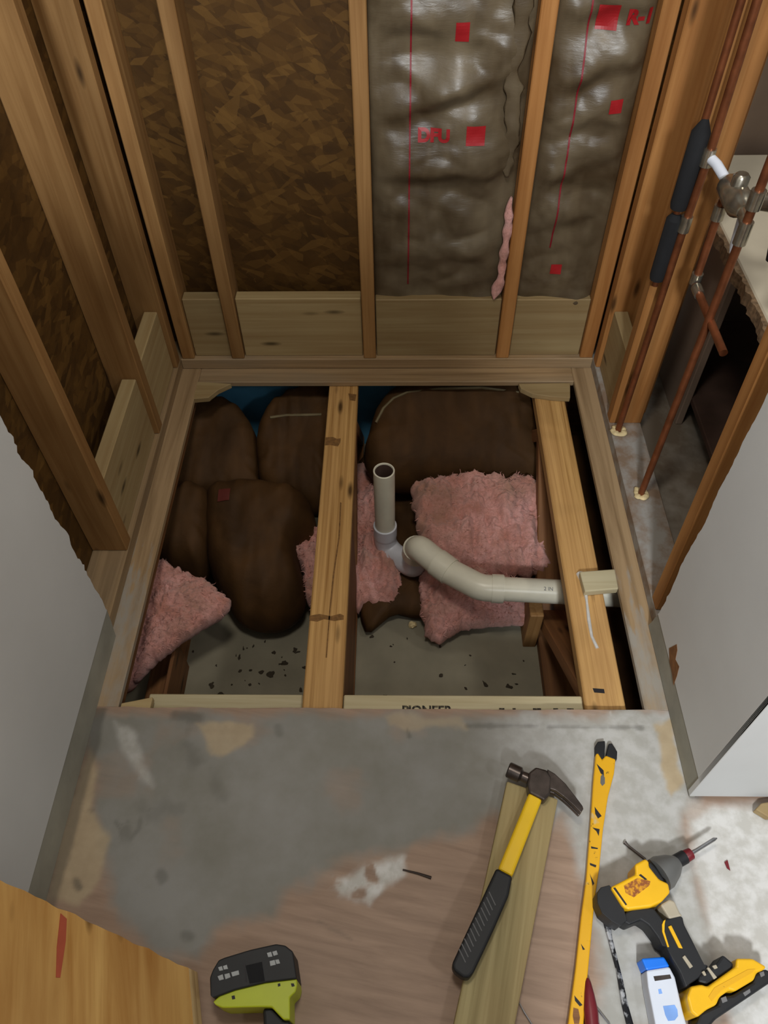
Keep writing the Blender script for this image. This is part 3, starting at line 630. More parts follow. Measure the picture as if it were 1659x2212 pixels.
# ---------------------------------------------------------------- paper faced batts in the back wall
def wallbatt(xa, xb, seed, label, folds):
    y0 = YB+.040; nx, nz = 44, 190; za, zb = .20, 1.50; V = []; Fc = []
    def f(x, z):
        u = (x-xa)/(xb-xa); e = max(0, 1-abs(2*u-1)**5)
        d = .010*e + .016*e*noise.fractal(Vector((x*5+seed, z*8+x*3, seed)), 1.2, 2, 3)
        d += .016*e*abs(noise.noise(Vector((x*6+z*4, z*14-x*5, seed*3.3))))+.003*e*abs(noise.noise(Vector((x*18-z*9, z*24+x*14, seed*5.1))))
        for zc, k, w, a in folds:
            q = z-(zc+k*(x-(xa+xb)/2)+.02*noise.noise(Vector((x*14, seed, zc))))
            d += e*a*(math.exp(-(q/w)**2) if q < 0 else math.exp(-(q/(w*2.2))**2))
        return y0-d
    for j in range(nz+1):
        z = za+(zb-za)*j/nz
        for i in range(nx+1):
            x = xa+(xb-xa)*i/nx; V.append((x, f(x, z), z))
    n = len(V)
    V += [(xa, y0+.04, za), (xb, y0+.04, za), (xb, y0+.04, zb), (xa, y0+.04, zb)]
    for j in range(nz):
        for i in range(nx):
            a = j*(nx+1)+i; Fc.append((a, a+1, a+nx+2, a+nx+1))
    bt = list(range(nx+1)); tp = list(range(nz*(nx+1), n)); lf = list(range(0, n, nx+1)); rt = list(range(nx, n, nx+1))
    Fc += [bt[::-1]+[n, n+1], tp+[n+2, n+3], lf+[n+3, n], rt[::-1]+[n+1, n+2], (n+3, n+2, n+1, n)]
    c = Vector(((xa+xb)/2, y0, za)); me = bpy.data.meshes.new('wall_batt'); me.from_pydata([tuple(Vector(v)-c) for v in V], [], Fc)
    o = tag(add('wall_batt', me, M['kraftwall'], None, Matrix.Translation(c), True), label, 'insulation', 'paper faced batts in the back wall')
    def wrap(me2, x, z, name, mat, mir=1, sub=True):
        bm = bmesh.new(); bm.from_mesh(me2)
        if sub: bmesh.ops.subdivide_edges(bm, edges=[e for e in bm.edges if e.calc_length() > .006], cuts=3)
        for v in bm.verts:
            X, Z = x+v.co.x*mir, z+v.co.y; v.co = Vector((X, f(X, Z)-.0022-.3*v.co.z, Z))-c
        bm.to_mesh(me2); bm.free(); add(name, me2, mat, o, Matrix.Translation(c))
    def rect(w, h):
        bm = bmesh.new(); bmesh.ops.create_grid(bm, x_segments=max(2, int(w/.006)), y_segments=max(2, int(h/.006)), size=.5)
        bmesh.ops.scale(bm, vec=(w, h, 1), verts=bm.verts); m2 = bpy.data.meshes.new('print'); bm.to_mesh(m2); bm.free(); return m2
    return o, wrap, rect
b1, wrap, rect = wallbatt(X3+.0195, X4-.0195, 1.7, 'paper faced wall batt with red print between two middle studs', [(.62, .05, .03, .028), (.80, .35, .025, .02), (.50, -.25, .03, .010), (.93, -.2, .03, .014), (.38, .2, .03, .008)])
wrap(text_mesh('DFU', .040, bold=.0022), .085, .708, 'red_letters', M['red'], sub=False); wrap(rect(.045, .045), .185, .712, 'red_square', M['red'], sub=False)
wrap(rect(.004, 1.0), .028, .78, 'red_line', M['redline'], sub=False); wrap(rect(.03, .04), .14, .93, 'red_square', M['red'], sub=False)
b2, wrap, rect = wallbatt(X4+.0195, .5555, 4.4, 'paper faced wall batt with red print beside the right corner stud', [(.64, .3, .03, .018), (.86, .15, .03, .022), (.75, -.1, .025, .015), (.5, .2, .03, .010), (.98, 0, .02, .01)])
wrap(text_mesh('R-1', .042, bold=.0022), .520, .955, 'red_letters', M['red'], sub=False); wrap(rect(.045, .05), .450, .955, 'red_square', M['red'], sub=False)
wrap(rect(.004, 1.0), .412, .9, 'red_line', M['redline'], sub=False); wrap(rect(.03, .03), .505, .775, 'red_square', M['red'], sub=False)
wrap(rect(.03, .03), .44, .33, 'red_square', M['red'], sub=False)
def strip(name, pts, wd, th, mat, label=None, parent=None):
    bm = bmesh.new(); n = 60; rings = []
    P_ = [Vector(p) for p in pts]
    for i in range(n+1):
        t = i/n*(len(P_)-1); k = min(int(t), len(P_)-2); p = P_[k].lerp(P_[k+1], t-k)
        p += Vector((.008*noise.noise(p*16), .006*noise.noise(p*21), 0)); w_ = wd*(1+.6*noise.noise(p*30))*min(1, .25+min(i, n-i)/6)
        rings.append([bm.verts.new(p+Vector((math.cos(a)*w_, math.sin(a)*th, 0))*(1+.3*noise.noise(p*50+Vector((a, a, a))))) for a in [k2*math.pi/5 for k2 in range(10)]])
    for a, b in zip(rings, rings[1:]):
        for k in range(10): bm.faces.new((a[k], a[(k+1) % 10], b[(k+1) % 10], b[k]))
    bm.faces.new(rings[0][::-1]); bm.faces.new(rings[-1]); c = P_[0]
    for v in bm.verts: v.co -= c
    me = bpy.data.meshes.new(name); bm.to_mesh(me); bm.free()
    return add(name, me, mat, parent, Matrix.Translation(c), True)
tag(strip('pink_insulation', [(.279, YB+.012, .247), (.285, YB+.012, .33), (.290, YB+.01, .42), (.293, YB+.012, .55)], .011, .009, M['pink']), 'thin strand of pink insulation hanging beside a back wall stud', 'insulation')
strip('paper_flange', [(.272, YB+.022, .60), (.270, YB+.018, .74), (.262, YB+.016, .86), (.268, YB+.016, 1.2)], .020, .003, M['kraftwall'], None, b1)

# ---------------------------------------------------------------- drain
dr = tag(empty('drain_pipe', (-.037, 1.42, -.36)), 'white plastic shower drain with open riser, trap and side arm', 'drain pipe')
R_ = .030
def hollow(name, c, r, ri, z0, z1, mat, parent, seg=32):
    bm = bmesh.new(); rr = [(r, z0), (r, z1-.0015), (r-.0015, z1), (ri+.001, z1), (ri, z1-.0015), (ri, z0)]
    rings = [[bm.verts.new((a*math.cos(2*math.pi*k/seg), a*math.sin(2*math.pi*k/seg), z-z0)) for k in range(seg)] for a, z in rr]
    for a, b in zip(rings, rings[1:]+rings[:1]):
        for k in range(seg): bm.faces.new((a[k], a[(k+1) % seg], b[(k+1) % seg], b[k]))
    bmesh.ops.recalc_face_normals(bm, faces=bm.faces)
    me = bpy.data.meshes.new(name); bm.to_mesh(me); bm.free()
    o = add(name, me, mat, parent, Matrix.Translation((c[0], c[1], z0)), True); o.modifiers.new('edge', 'EDGE_SPLIT').split_angle = math.radians(35); return o
A0 = (-.0385, 1.422)
hollow('riser', A0, R_, .0255, -.262, 0.0, M['pvc'], dr)
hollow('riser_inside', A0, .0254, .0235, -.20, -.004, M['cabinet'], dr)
hollow('riser_hub', A0, .0355, .0300, -.292, -.245, M['pvcpurple'], dr)
pA, pB, pC, pD = (A0[0], A0[1], -.285), (A0[0], A0[1], -.355), (.050, 1.335, -.352), (.056, 1.318, -.225)
u1 = [pA]+bend(pA, pB, pC, .045)+bend(pB, pC, pD, .045)+[pD]
tube('trap_bend', u1, .034, M['pvcpurple'], dr, 24)
pE = (.135, 1.232, -.205); pF = (.228, 1.168, -.200); pG = (.62, 1.140, -.192)
tube('trap_collar', [(.052, 1.328, -.262), (.056, 1.318, -.222)], .041, M['pvc'], dr, 24)
u2 = [Vector(pD)]+bend(pD, (.062, 1.300, -.195), pE, .03)+[Vector(pE)]
tube('trap_elbow', u2, .0375, M['pvc'], dr, 24)
tube('arm_hub', [Vector(pE).lerp(Vector((.062, 1.300, -.195)), .35), Vector(pE).lerp(Vector(pF), .12)], .0405, M['pvc'], dr, 24)
u3 = [Vector(pE)]+bend(pE, pF, pG, .07)+[Vector(pF).lerp(Vector(pG), .16)]
tube('arm_elbow', u3, .0372, M['pvc'], dr, 24)
tube('arm_hub', [Vector(pF).lerp(Vector(pG), .075), Vector(pF).lerp(Vector(pG), .155)], .0398, M['pvc'], dr, 24)
arm = tube('trap_arm', [Vector(pF).lerp(Vector(pG), .14), pG], .0335, M['pvc'], dr, 24)
tm_ = text_mesh('2 IN', .014); add('pipe_print', tm_, M['inkgrey'], arm, frame(Vector((.405, 1.1537-.012, -.196+.0312)), (1, -.07, .02), (0, .9, .4)))

# ---------------------------------------------------------------- copper plumbing in the right wall
pl = tag(empty('shower_plumbing', (.634, 1.40, .038)), 'soldered copper pipes and shower valve with black foam sleeves, right wall', 'plumbing')
def ring(p, q, r, name='solder_joint', mat='solder'): return tube(name, [p, q], r, M[mat], pl, 14)
tube('copper_pipe', [(.632, 1.302, -.1), (.636, 1.300, .70), (.640, 1.300, 1.7)], .0085, M['copper'], pl, 12)
tube('copper_pipe', [(.614, 1.535, -.1), (.617, 1.527, .66), (.622, 1.527, .83), (.622, 1.545, 1.7)], .0085, M['copper'], pl, 12)
tube('copper_pipe', [(.640, 1.437, .78), (.640, 1.434, .60), (.640, 1.425, .588), (.640, 1.28, .588), (.64, 1.20, .588)], .0085, M['copper'], pl, 12)
tube('copper_pipe', [(.600, 1.547, .505), (.600, 1.547, 1.7)], .0075, M['copper'], pl, 12)
tube('foam_sleeve', [(.598, 1.543, .700), (.598, 1.543, .71), (.598, 1.543, .86), (.600, 1.545, .885)], [.017, .019, .019, .006], M['foam'], pl, 16)
tube('foam_sleeve', [(.598, 1.543, .525), (.598, 1.543, .535), (.598, 1.543, .675), (.599, 1.545, .685)], [.016, .018, .018, .010], M['foam'], pl, 16)
for p, q, r in (((.617, 1.527, .655), (.617, 1.527, .69), .0125), ((.620, 1.527, .80), (.620, 1.527, .835), .013), ((.637, 1.30, .765), (.637, 1.30, .81), .0125), ((.637, 1.30, .835), (.637, 1.30, .87), .0135),
                ((.640, 1.436, .735), (.640, 1.437, .765), .0125), ((.640, 1.434, .612), (.640, 1.434, .588), .012), ((.640, 1.418, .588), (.640, 1.39, .588), .0115)): ring(p, q, r)
vb = tube('valve_body', [(.646, 1.46, .800), (.646, 1.45, .800), (.646, 1.44, .802), (.646, 1.37, .802), (.646, 1.36, .802), (.646, 1.345, .803)], [.013, .022, .026, .026, .019, .014], M['solder'], pl, 20)
tube('valve_stem', [(.646, 1.405, .79), (.646, 1.405, .84), (.646, 1.405, .846)], [.016, .016, .011], M['solder'], vb, 12)
tube('valve_link', [(.622, 1.527, .818), (.632, 1.50, .815), (.646, 1.455, .801)], .010, M['whitepl'], pl, 12)
tube('valve_link', [(.646, 1.35, .803), (.640, 1.305, .80)], .012, M['solder'], pl, 12)
tube('valve_neck', [(.655, 1.40, .80), (.715, 1.38, .80)], .017, M['solder'], pl, 14)
tube('valve_handle', [(.69, 1.29, .83), (.70, 1.285, .825), (.70, 1.275, .77), (.695, 1.272, .745)], [.018, .020, .018, .010], M['black'], pl, 16)
tube('valve_spout', [(.665, 1.38, .795), (.668, 1.375, .715), (.666, 1.372, .70)], [.012, .011, .006], M['whitepl'], pl, 14)
def sealant(c, r, seed):
    bm = bmesh.new(); N, K = 26, 8; rings = []
    for i in range(N):
        a = 2*math.pi*i/N; rr = r*(.62+.25*noise.noise(Vector((math.cos(a)*1.5, math.sin(a)*1.5, seed)))); d = Vector((math.cos(a), math.sin(a), 0))
        tr_ = r*.36*(1+.5*noise.noise(Vector((math.cos(a)*2.5, math.sin(a)*2.5, seed+4))))
        rings.append([bm.verts.new(d*(rr+tr_*math.cos(2*math.pi*k/K))+Vector((0, 0, tr_*.5*(1+math.sin(2*math.pi*k/K))))) for k in range(K)])
    for i in range(N):
        a, b = rings[i], rings[(i+1) % N]
        for k in range(K): bm.faces.new((a[k], b[k], b[(k+1) % K], a[(k+1) % K]))
    bmesh.ops.recalc_face_normals(bm, faces=bm.faces)
    me = bpy.data.meshes.new('foam_seal'); bm.to_mesh(me); bm.free(); add('foam_seal', me, M['caulk'], pl, Matrix.Translation(c), True)
sealant((.618, 1.533, ST), .024, 1); sealant((.633, 1.302, ST), .022, 5)

# ---------------------------------------------------------------- tools on the floor
# treated plank with the hammer on it
tag(prism('plank', [(0.219,0.551),(0.316,0.516),(0.196,0.144),(0.152,0.016),(0.059,0.015),(0.094,0.143)], .001, .038, M['treated'], None, bevel=.003), 'greenish treated plank lying on the floor under the hammer', 'plank')
hm = tag(empty('hammer', (.2, .37, .039)), 'claw hammer with yellow shaft and black rubber grip on the plank', 'hammer')
ZH = .0395
sh = [(0.257,0.521),(0.281,0.508),(0.209,0.366),(0.184,0.379)]
prism('shaft', sh, ZH+.004, ZH+.026, M['hamyellow'], hm, bevel=.006, seg=3)
gp = prism('grip', [(0.181,0.380),(0.209,0.366),(0.199,0.333),(0.172,0.285),(0.149,0.246),(0.129,0.213),(0.121,0.205),(0.111,0.205),(0.095,0.216),(0.093,0.226),(0.114,0.263),(0.141,0.310),(0.166,0.354)], ZH, ZH+.032, M['black'], hm, bevel=.009, seg=3)
for a, b in (((0.164,0.339),(0.174,0.317)),((0.159,0.330),(0.168,0.309)),((0.153,0.322),(0.163,0.301)),((0.148,0.313),(0.158,0.292)),((0.143,0.305),(0.152,0.284)),((0.137,0.297),(0.147,0.276)),((0.132,0.288),(0.142,0.268)),((0.127,0.280),(0.136,0.260)),((0.122,0.272),(0.131,0.252)),((0.116,0.264),(0.126,0.244)),((0.111,0.256),(0.121,0.236)),((0.106,0.248),(0.116,0.228))):
    tube('rib', [(a[0], a[1], ZH+.0322), (b[0], b[1], ZH+.0322)], .0011, M['inkgrey'], gp, 6)
hd = prism('head', [(0.254,0.536),(0.259,0.557),(0.274,0.568),(0.295,0.562),(0.303,0.547),(0.296,0.515),(0.283,0.502),(0.255,0.517)], ZH+.001, ZH+.031, M['steel'], hm, bevel=.004, seg=2)
fa, fb_ = Vector((0.259,0.549,0.055)), Vector((0.220,0.568,0.055))
tube('striking_face', [fa, fa.lerp(fb_, .3), fa.lerp(fb_, .36), fa.lerp(fb_, .42), fa.lerp(fb_, .95), fb_], [.011, .010, .012, .0155, .0155, .0135], M['steel'], hm, 20)
def claw(z0, z1):
    o = prism('claw', [(0.296,0.564),(0.310,0.555),(0.328,0.536),(0.344,0.511),(0.355,0.493),(0.356,0.487),(0.349,0.480),(0.336,0.495),(0.320,0.511),(0.306,0.522),(0.296,0.525)], z0, z1, M['steel'], hm, bevel=.002)
claw(ZH+.001, ZH+.0125); claw(ZH+.0185, ZH+.030)

# pry bar
pr = tag(empty('pry_bar', (.37, .4, .001)), 'long worn yellow pry bar with black forked tip on the floor', 'pry bar')
prism('bar', [(0.411,0.617),(0.416,0.619),(0.422,0.605),(0.431,0.614),(0.450,0.606),(0.442,0.577),(0.421,0.528),(0.401,0.466),(0.382,0.395),(0.365,0.342),(0.347,0.273),(0.330,0.208),(0.315,0.148),(0.301,0.090),(0.268,0.089),(0.289,0.148),(0.294,0.165),(0.313,0.229),(0.335,0.311),(0.354,0.375),(0.378,0.477),(0.395,0.553)], .001, .015, M['barpaint'], pr, bevel=.003)
prism('fork_tip', [(0.413,0.635),(0.420,0.644),(0.435,0.646),(0.434,0.635),(0.426,0.605),(0.423,0.605),(0.416,0.618),(0.410,0.615)], .001, .013, M['black'], pr, bevel=.002)
prism('fork_tip', [(0.433,0.617),(0.442,0.640),(0.449,0.641),(0.457,0.623),(0.453,0.606),(0.450,0.604),(0.432,0.613)], .001, .013, M['black'], pr, bevel=.002)
prism('nail_slot', [(0.413,0.569),(0.418,0.575),(0.421,0.567),(0.419,0.555),(0.413,0.550),(0.410,0.556)], .0148, .0156, M['greycast'], pr, bevel=0)
prism('nail_slot', [(0.301,0.171),(0.309,0.169),(0.310,0.157),(0.307,0.148),(0.299,0.148),(0.298,0.159)], .0148, .0156, M['trussdark'], pr, bevel=0)
for q in ([(0.409,0.596),(0.421,0.582),(0.420,0.570),(0.414,0.576),(0.411,0.587)], [(0.391,0.509),(0.402,0.491),(0.394,0.486),(0.390,0.495)], [(0.380,0.469),(0.394,0.466),(0.390,0.453),(0.387,0.462)], [(0.372,0.434),(0.385,0.431),(0.384,0.429),(0.372,0.430)],
          [(0.365,0.404),(0.377,0.400),(0.375,0.396),(0.365,0.400)], [(0.362,0.385),(0.368,0.368),(0.364,0.364),(0.363,0.377)], [(0.328,0.268),(0.334,0.259),(0.330,0.258)], [(0.305,0.189),(0.317,0.175),(0.312,0.173),(0.305,0.181)]):
    prism('paint_chip', q, .0146, .0153, M['ink'], pr, bevel=0)

# yellow impact driver lying on its side
dv = tag(empty('impact_driver', (.47, .29, .002)), 'yellow and black cordless impact driver lying on the floor', 'power tool')
bd = prism('body', [(0.384,0.350),(0.433,0.372),(0.435,0.389),(0.456,0.399),(0.462,0.394),(0.460,0.386),(0.474,0.364),(0.489,0.357),(0.489,0.342),(0.470,0.326),(0.450,0.318),(0.408,0.313),(0.400,0.318)], .004, .068, M['yellow'], dv, bevel=.007, seg=3)
prism('rear_cap', [(0.360,0.341),(0.368,0.351),(0.384,0.355),(0.388,0.349),(0.403,0.316),(0.406,0.298),(0.391,0.289),(0.378,0.296),(0.363,0.309),(0.358,0.326)], .0165, .060, M['black'], dv, bevel=.008, seg=3)
prism('rear_vent', [(0.365,0.320),(0.375,0.326),(0.380,0.304),(0.374,0.302)], .0575, .0595, M['beige'], dv, bevel=.001)
prism('label_plate', [(0.408,0.352),(0.435,0.365),(0.457,0.360),(0.454,0.353),(0.422,0.333),(0.409,0.340)], .0678, .0686, M['label'], bd, bevel=0)
for q in ([(0.388,0.348),(0.392,0.349),(0.408,0.321),(0.405,0.320)], [(0.438,0.370),(0.442,0.372),(0.452,0.363),(0.448,0.362)]): prism('body_groove', q, .0678, .0684, M['ink'], bd, bevel=0)
prism('nose_ring', [(0.459,0.392),(0.465,0.395),(0.475,0.383),(0.485,0.362),(0.476,0.360),(0.466,0.372)], .006, .064, M['black'], dv, bevel=.004)
na, nb = Vector((0.482,0.377,0.040)), Vector((0.523,0.401,0.036))
tube('nose', [na, na.lerp(nb, .25), na.lerp(nb, .7), nb], [.030, .030, .022, .013], M['greycast'], dv, 24)
ca_, cb_ = Vector((0.519,0.401,0.036)), Vector((0.540,0.411,0.036)); cc_ = Vector((0.553,0.417,0.036))
tube('chuck', [ca_, cb_], .0125, M['black'], dv, 16); tube('chuck_collar', [cb_, cb_.lerp(cc_, .1), cc_], [.0105, .0115, .0105], M['chuckred'], dv, 16)
tube('driver_bit', [cc_, cc_+Vector((.012, .006, 0)), Vector((0.603,0.443,0.036)), Vector((0.609,0.445,0.036))], [.0042, .0034, .0034, .001], M['steelbright'], dv, 10)
hl = prism('handle', [(0.406,0.311),(0.431,0.322),(0.458,0.319),(0.470,0.300),(0.498,0.307),(0.506,0.304),(0.506,0.293),(0.514,0.269),(0.525,0.234),(0.532,0.229),(0.516,0.214),(0.486,0.197),(0.481,0.220),(0.472,0.239),(0.467,0.256),(0.459,0.260),(0.455,0.272),(0.443,0.291),(0.431,0.299),(0.409,0.291),(0.400,0.296)], .008, .056, M['black'], dv, bevel=.009, seg=3)
prism('trigger', [(0.470,0.324),(0.488,0.333),(0.497,0.330),(0.502,0.311),(0.506,0.306),(0.481,0.301)], .012, .058, M['beige'], dv, bevel=.005)
prism('handle_stripe', [(0.476,0.289),(0.482,0.291),(0.494,0.255),(0.487,0.256)], .055, .0585, M['yellow'], hl, bevel=.001)
prism('handle_trim', [(0.474,0.300),(0.471,0.293),(0.468,0.281),(0.471,0.257),(0.468,0.257),(0.464,0.281),(0.466,0.292),(0.470,0.298)], .055, .0583, M['yellow'], hl, bevel=.0008)
prism('handle_trim', [(0.490,0.242),(0.495,0.245),(0.505,0.228),(0.499,0.225)], .055, .0583, M['beige'], hl, bevel=.0008)
prism('clip_mount', [(0.513,0.216),(0.545,0.232),(0.561,0.247),(0.576,0.233),(0.571,0.225),(0.522,0.202),(0.508,0.205)], .006, .058, M['black'], dv, bevel=.004)
for q in ([(0.517,0.220),(0.522,0.222),(0.524,0.215),(0.520,0.214)], [(0.527,0.226),(0.531,0.227),(0.541,0.212),(0.535,0.209)], [(0.537,0.229),(0.544,0.231),(0.546,0.226),(0.540,0.224)]): prism('clip_screw', q, .056, .0605, M['beige'], dv, bevel=.001)
ft = prism('battery_foot', [(0.482,0.183),(0.492,0.198),(0.510,0.201),(0.520,0.198),(0.575,0.228),(0.579,0.240),(0.607,0.240),(0.627,0.228),(0.621,0.223),(0.608,0.219),(0.600,0.208),(0.563,0.191),(0.555,0.193),(0.536,0.183),(0.528,0.172),(0.510,0.165),(0.492,0.154),(0.483,0.162)], .003, .066, M['yellow'], dv, bevel=.006, seg=3)
prism('foot_recess', [(0.517,0.183),(0.530,0.196),(0.593,0.223),(0.606,0.224),(0.600,0.219),(0.540,0.192),(0.521,0.177)], .0658, .0668, M['barpaint'], ft, bevel=0)
bt = prism('battery', [(0.492,0.145),(0.503,0.162),(0.536,0.174),(0.541,0.185),(0.564,0.188),(0.603,0.207),(0.611,0.219),(0.630,0.227),(0.637,0.223),(0.635,0.208),(0.526,0.153),(0.508,0.138)], .001, .052, M['black'], dv, bevel=.006, seg=2)
for q in ([(0.542,0.183),(0.551,0.186),(0.552,0.179),(0.543,0.176)], [(0.581,0.191),(0.594,0.197),(0.594,0.192),(0.583,0.186)], [(0.617,0.221),(0.625,0.223),(0.625,0.217),(0.618,0.214)]): prism('battery_mark', q, .0518, .0526, M['inkgrey'], bt, bevel=0)

# white plastic case with a blue top
cs = tag(empty('plastic_case', (.46, .19, .001)), 'white plastic case with bright blue top band beside the impact driver', 'plastic case')
cb2 = prism('body', [(0.429,0.224),(0.470,0.230),(0.476,0.214),(0.478,0.163),(0.480,0.145),(0.481,0.114),(0.433,0.110),(0.428,0.144),(0.427,0.200)], .001, .042, M['whitepl'], cs, bevel=.003)
prism('blue_cap', [(0.424,0.242),(0.464,0.245),(0.471,0.230),(0.429,0.224)], .001, .0418, M['blue'], cs, bevel=.003)
prism('slot', [(0.439,0.215),(0.468,0.218),(0.469,0.212),(0.440,0.208)], .0415, .0424, M['steel'], cb2, bevel=0)
prism('printed_label', [(0.446,0.172),(0.466,0.174),(0.469,0.167),(0.468,0.158),(0.461,0.152),(0.450,0.151),(0.447,0.159)], .0415, .0423, M['bluelabel'], cb2, bevel=0)
prism('printed_label', [(0.443,0.196),(0.448,0.197),(0.449,0.190),(0.443,0.189)], .0415, .0423, M['bluelabel'], cb2, bevel=0)

# worn steel rod, red screwdriver, wires, nails
tag(prism('steel_rod', [(0.375,0.309),(0.389,0.306),(0.388,0.279),(0.391,0.250),(0.395,0.213),(0.397,0.177),(0.401,0.149),(0.406,0.123),(0.393,0.121),(0.389,0.149),(0.386,0.177),(0.386,0.225),(0.381,0.266)], .001, .010, M['rod'], None, bevel=.003), 'black and silver worn flat steel rod beside the pry bar', 'steel rod')
sc_ = tag(empty('screwdriver', (.31, .15, .012)), 'red handled screwdriver partly under the pry bar', 'screwdriver')
sa, sb_ = Vector((0.332,0.215,0.014)), Vector((0.329,0.148,0.014)); sv = (sb_-sa)
tube('handle', [sa, sa+sv*.08, sa+sv*.35, sa+sv*.7, sa+sv*1.2, sa+sv*1.25], [.002, .005, .009, .0125, .0125, .008], M['chuckred'], sc_, 10)
tube('shank', [sa+sv*1.24, sa+sv*1.9], .003, M['steelbright'], sc_, 8)
tag(tube('wire', [(0.343,0.172,0.004), (0.349,0.163,0.006), (0.361,0.149,0.004), (0.363,0.140,0.004)], .0016, M['steelbright'], None, 6), 'thin bare wire by the red screwdriver', 'wire', 'bits of wire')
tag(tube('wire', [(0.211,0.178,0.002), (0.217,0.165,0.006), (0.228,0.149,0.003), (0.234,0.140,0.002)], .0014, M['steelbright'], None, 6), 'thin bent wire lying right of the treated plank', 'wire', 'bits of wire')
tag(tube('nail', [(0.010,0.392,0.003), (0.041,0.385,0.003), (0.064,0.378,0.003)], [.0015, .0022, .003], M['steel'], None, 8), 'rusty nail on the bare plywood near the hammer', 'nail', 'loose nails')
tag(tube('nail', [(0.441,0.445,0.004), (0.445,0.440,0.004), (0.475,0.414,0.004)], [.0042, .0026, .0026], M['steel'], None, 8), 'dark nail on the floor above the impact driver', 'nail', 'loose nails')

# lime green cordless tool
lg = tag(empty('cordless_tool', (-.23, .18, .001)), 'lime green cordless tool with black battery at the bottom edge', 'power tool')
b_ = prism('battery', [(-0.314,0.199),(-0.311,0.210),(-0.303,0.225),(-0.293,0.229),(-0.251,0.241),(-0.208,0.250),(-0.192,0.248),(-0.178,0.239),(-0.168,0.199),(-0.220,0.193),(-0.269,0.182),(-0.304,0.170),(-0.309,0.174)], .004, .088, M['black'], lg, bevel=.008, seg=3)
prism('battery_seam', [(-0.260,0.220),(-0.257,0.221),(-0.251,0.194),(-0.253,0.193)], .0878, .0885, M['ink'], b_, bevel=0)
prism('battery_panel', [(-0.256,0.217),(-0.229,0.223),(-0.221,0.195),(-0.246,0.191)], .0875, .0886, M['foam'], b_, bevel=0)
for q in ([(-0.302,0.214),(-0.296,0.216),(-0.293,0.210),(-0.299,0.209)], [(-0.294,0.216),(-0.288,0.218),(-0.285,0.212),(-0.292,0.211)], [(-0.301,0.201),(-0.293,0.204),(-0.290,0.197),(-0.297,0.195)], [(-0.290,0.204),(-0.282,0.206),(-0.279,0.200),(-0.287,0.197)], [(-0.279,0.207),(-0.267,0.210),(-0.265,0.204),(-0.276,0.201)],
          [(-0.222,0.236),(-0.215,0.238),(-0.212,0.231),(-0.219,0.230)], [(-0.213,0.238),(-0.206,0.240),(-0.203,0.234),(-0.210,0.232)], [(-0.216,0.224),(-0.208,0.226),(-0.205,0.219),(-0.214,0.217)], [(-0.207,0.226),(-0.201,0.227),(-0.198,0.221),(-0.204,0.220)]):
    prism('printed_mark', q, .0878, .0886, M['whiteprint'], b_, bevel=0)
hs = prism('housing', [(-0.304,0.166),(-0.294,0.175),(-0.270,0.183),(-0.221,0.194),(-0.169,0.200),(-0.167,0.191),(-0.169,0.181),(-0.178,0.173),(-0.175,0.142),(-0.186,0.142),(-0.207,0.159),(-0.225,0.159),(-0.287,0.157),(-0.300,0.161)], .002, .082, M['lime'], lg, bevel=.008, seg=3)
for q in ([(-0.200,0.192),(-0.196,0.193),(-0.195,0.189),(-0.199,0.188)], [(-0.178,0.193),(-0.173,0.193),(-0.171,0.189),(-0.176,0.188)], [(-0.275,0.174),(-0.270,0.175),(-0.268,0.170),(-0.273,0.169)]): prism('screw_hole', q, .0815, .0825, M['ink'], hs, bevel=0)
prism('handle', [(-0.224,0.159),(-0.210,0.162),(-0.189,0.145),(-0.178,0.145),(-0.162,0.092),(-0.212,0.091)], .006, .066, M['black'], lg, bevel=.010, seg=3)

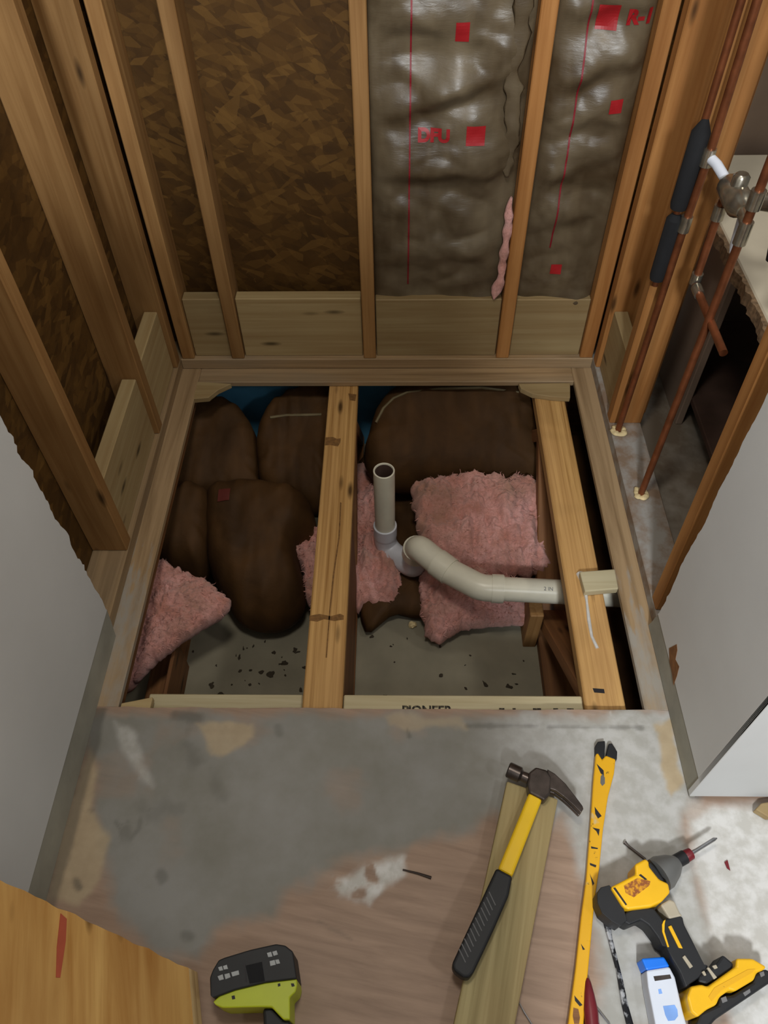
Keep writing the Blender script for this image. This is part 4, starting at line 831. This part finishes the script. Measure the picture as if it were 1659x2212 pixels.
# plywood offcut leaning in from the lower left: right edge on the floor, left edge raised on the wall
def offcut():
    # plane through the right lower edge on the floor and a raised left edge
    e0, e1 = Vector((-0.354,0.217,0.012)), Vector((-0.325,0.110,0.012)); far = Vector((-0.640,0.306,0.315))
    u = (e0-far); v = (e1-e0).normalized(); nrm = u.cross(v).normalized()
    if nrm.z < 0: nrm = -nrm
    pts = [far, e0, e0+v*.5, far+v*.5+Vector((0, 0, 0))]
    n = 40; top = [far.lerp(e0, i/n)+Vector((0, .004*noise.noise(Vector((i*.35, 3, 1))), 0)) for i in range(n+1)]
    bm = bmesh.new(); poly = top+[e0+v*.45, far+v*.45]; th = .018; c = e0.copy()
    X = (e0-e1).normalized(); Yv = nrm.cross(X).normalized(); Mx = Matrix((X, Yv, nrm)).transposed().to_4x4(); Mw = Matrix.Translation(c) @ Mx; inv = Mw.inverted()
    a = [bm.verts.new(inv @ p) for p in poly]; b = [bm.verts.new(inv @ (p-nrm*th)) for p in poly]; m = len(poly)
    bm.faces.new(a); bm.faces.new(b[::-1])
    for i in range(m): bm.faces.new((a[i], b[i], b[(i+1) % m], a[(i+1) % m]))
    bmesh.ops.recalc_face_normals(bm, faces=bm.faces)
    me = bpy.data.meshes.new('face'); bm.to_mesh(me); bm.free()
    o = add('plywood_offcut', me, M['ply'], None, Mw)
    tag(o, 'golden plywood offcut with a red pencil mark, bottom left', 'plywood')
    # red mark, pale edge band
    def at(s, t): return far.lerp(e0, s)+v*t+nrm*.0006
    def patch(name, ps, mat, lift=.0006):
        bm = bmesh.new(); q = [bm.verts.new(inv @ (p+nrm*lift)) for p in ps]; r = [bm.verts.new(inv @ (p-nrm*.001)) for p in ps]; k = len(ps)
        bm.faces.new(q); bm.faces.new(r[::-1])
        for i in range(k): bm.faces.new((q[i], r[i], r[(i+1) % k], q[(i+1) % k]))
        bmesh.ops.recalc_face_normals(bm, faces=bm.faces); me = bpy.data.meshes.new(name); bm.to_mesh(me); bm.free(); add(name, me, mat, o, Mw)
    patch('red_mark', [at(.335, .008), at(.362, .012), at(.358, .045), at(.335, .10), at(.318, .102), at(.320, .06)], M['redmark'])
    patch('edge_band', [at(.955, .0), at(1.0, .0), at(1.0, .45), at(.955, .45)], M['plyedge'])
M['redmark'] = plain('red_pencil', lin(176, 84, 58), .7, var=.15)
offcut()
tag(prism('wood_scrap', [(0.705,0.505),(0.720,0.517),(0.773,0.526),(0.781,0.495),(0.726,0.490)], .001, .02, M['newpine'], None, bevel=.002), 'tan wood scrap at the foot of the white wall, right edge', 'wood scrap')
tag(prism('paint_flake', [(0.625,0.411),(0.632,0.415),(0.632,0.396),(0.627,0.400)], .0012, .0025, M['chuckred'], None, bevel=0), 'tiny red flake on the white floor', 'debris')
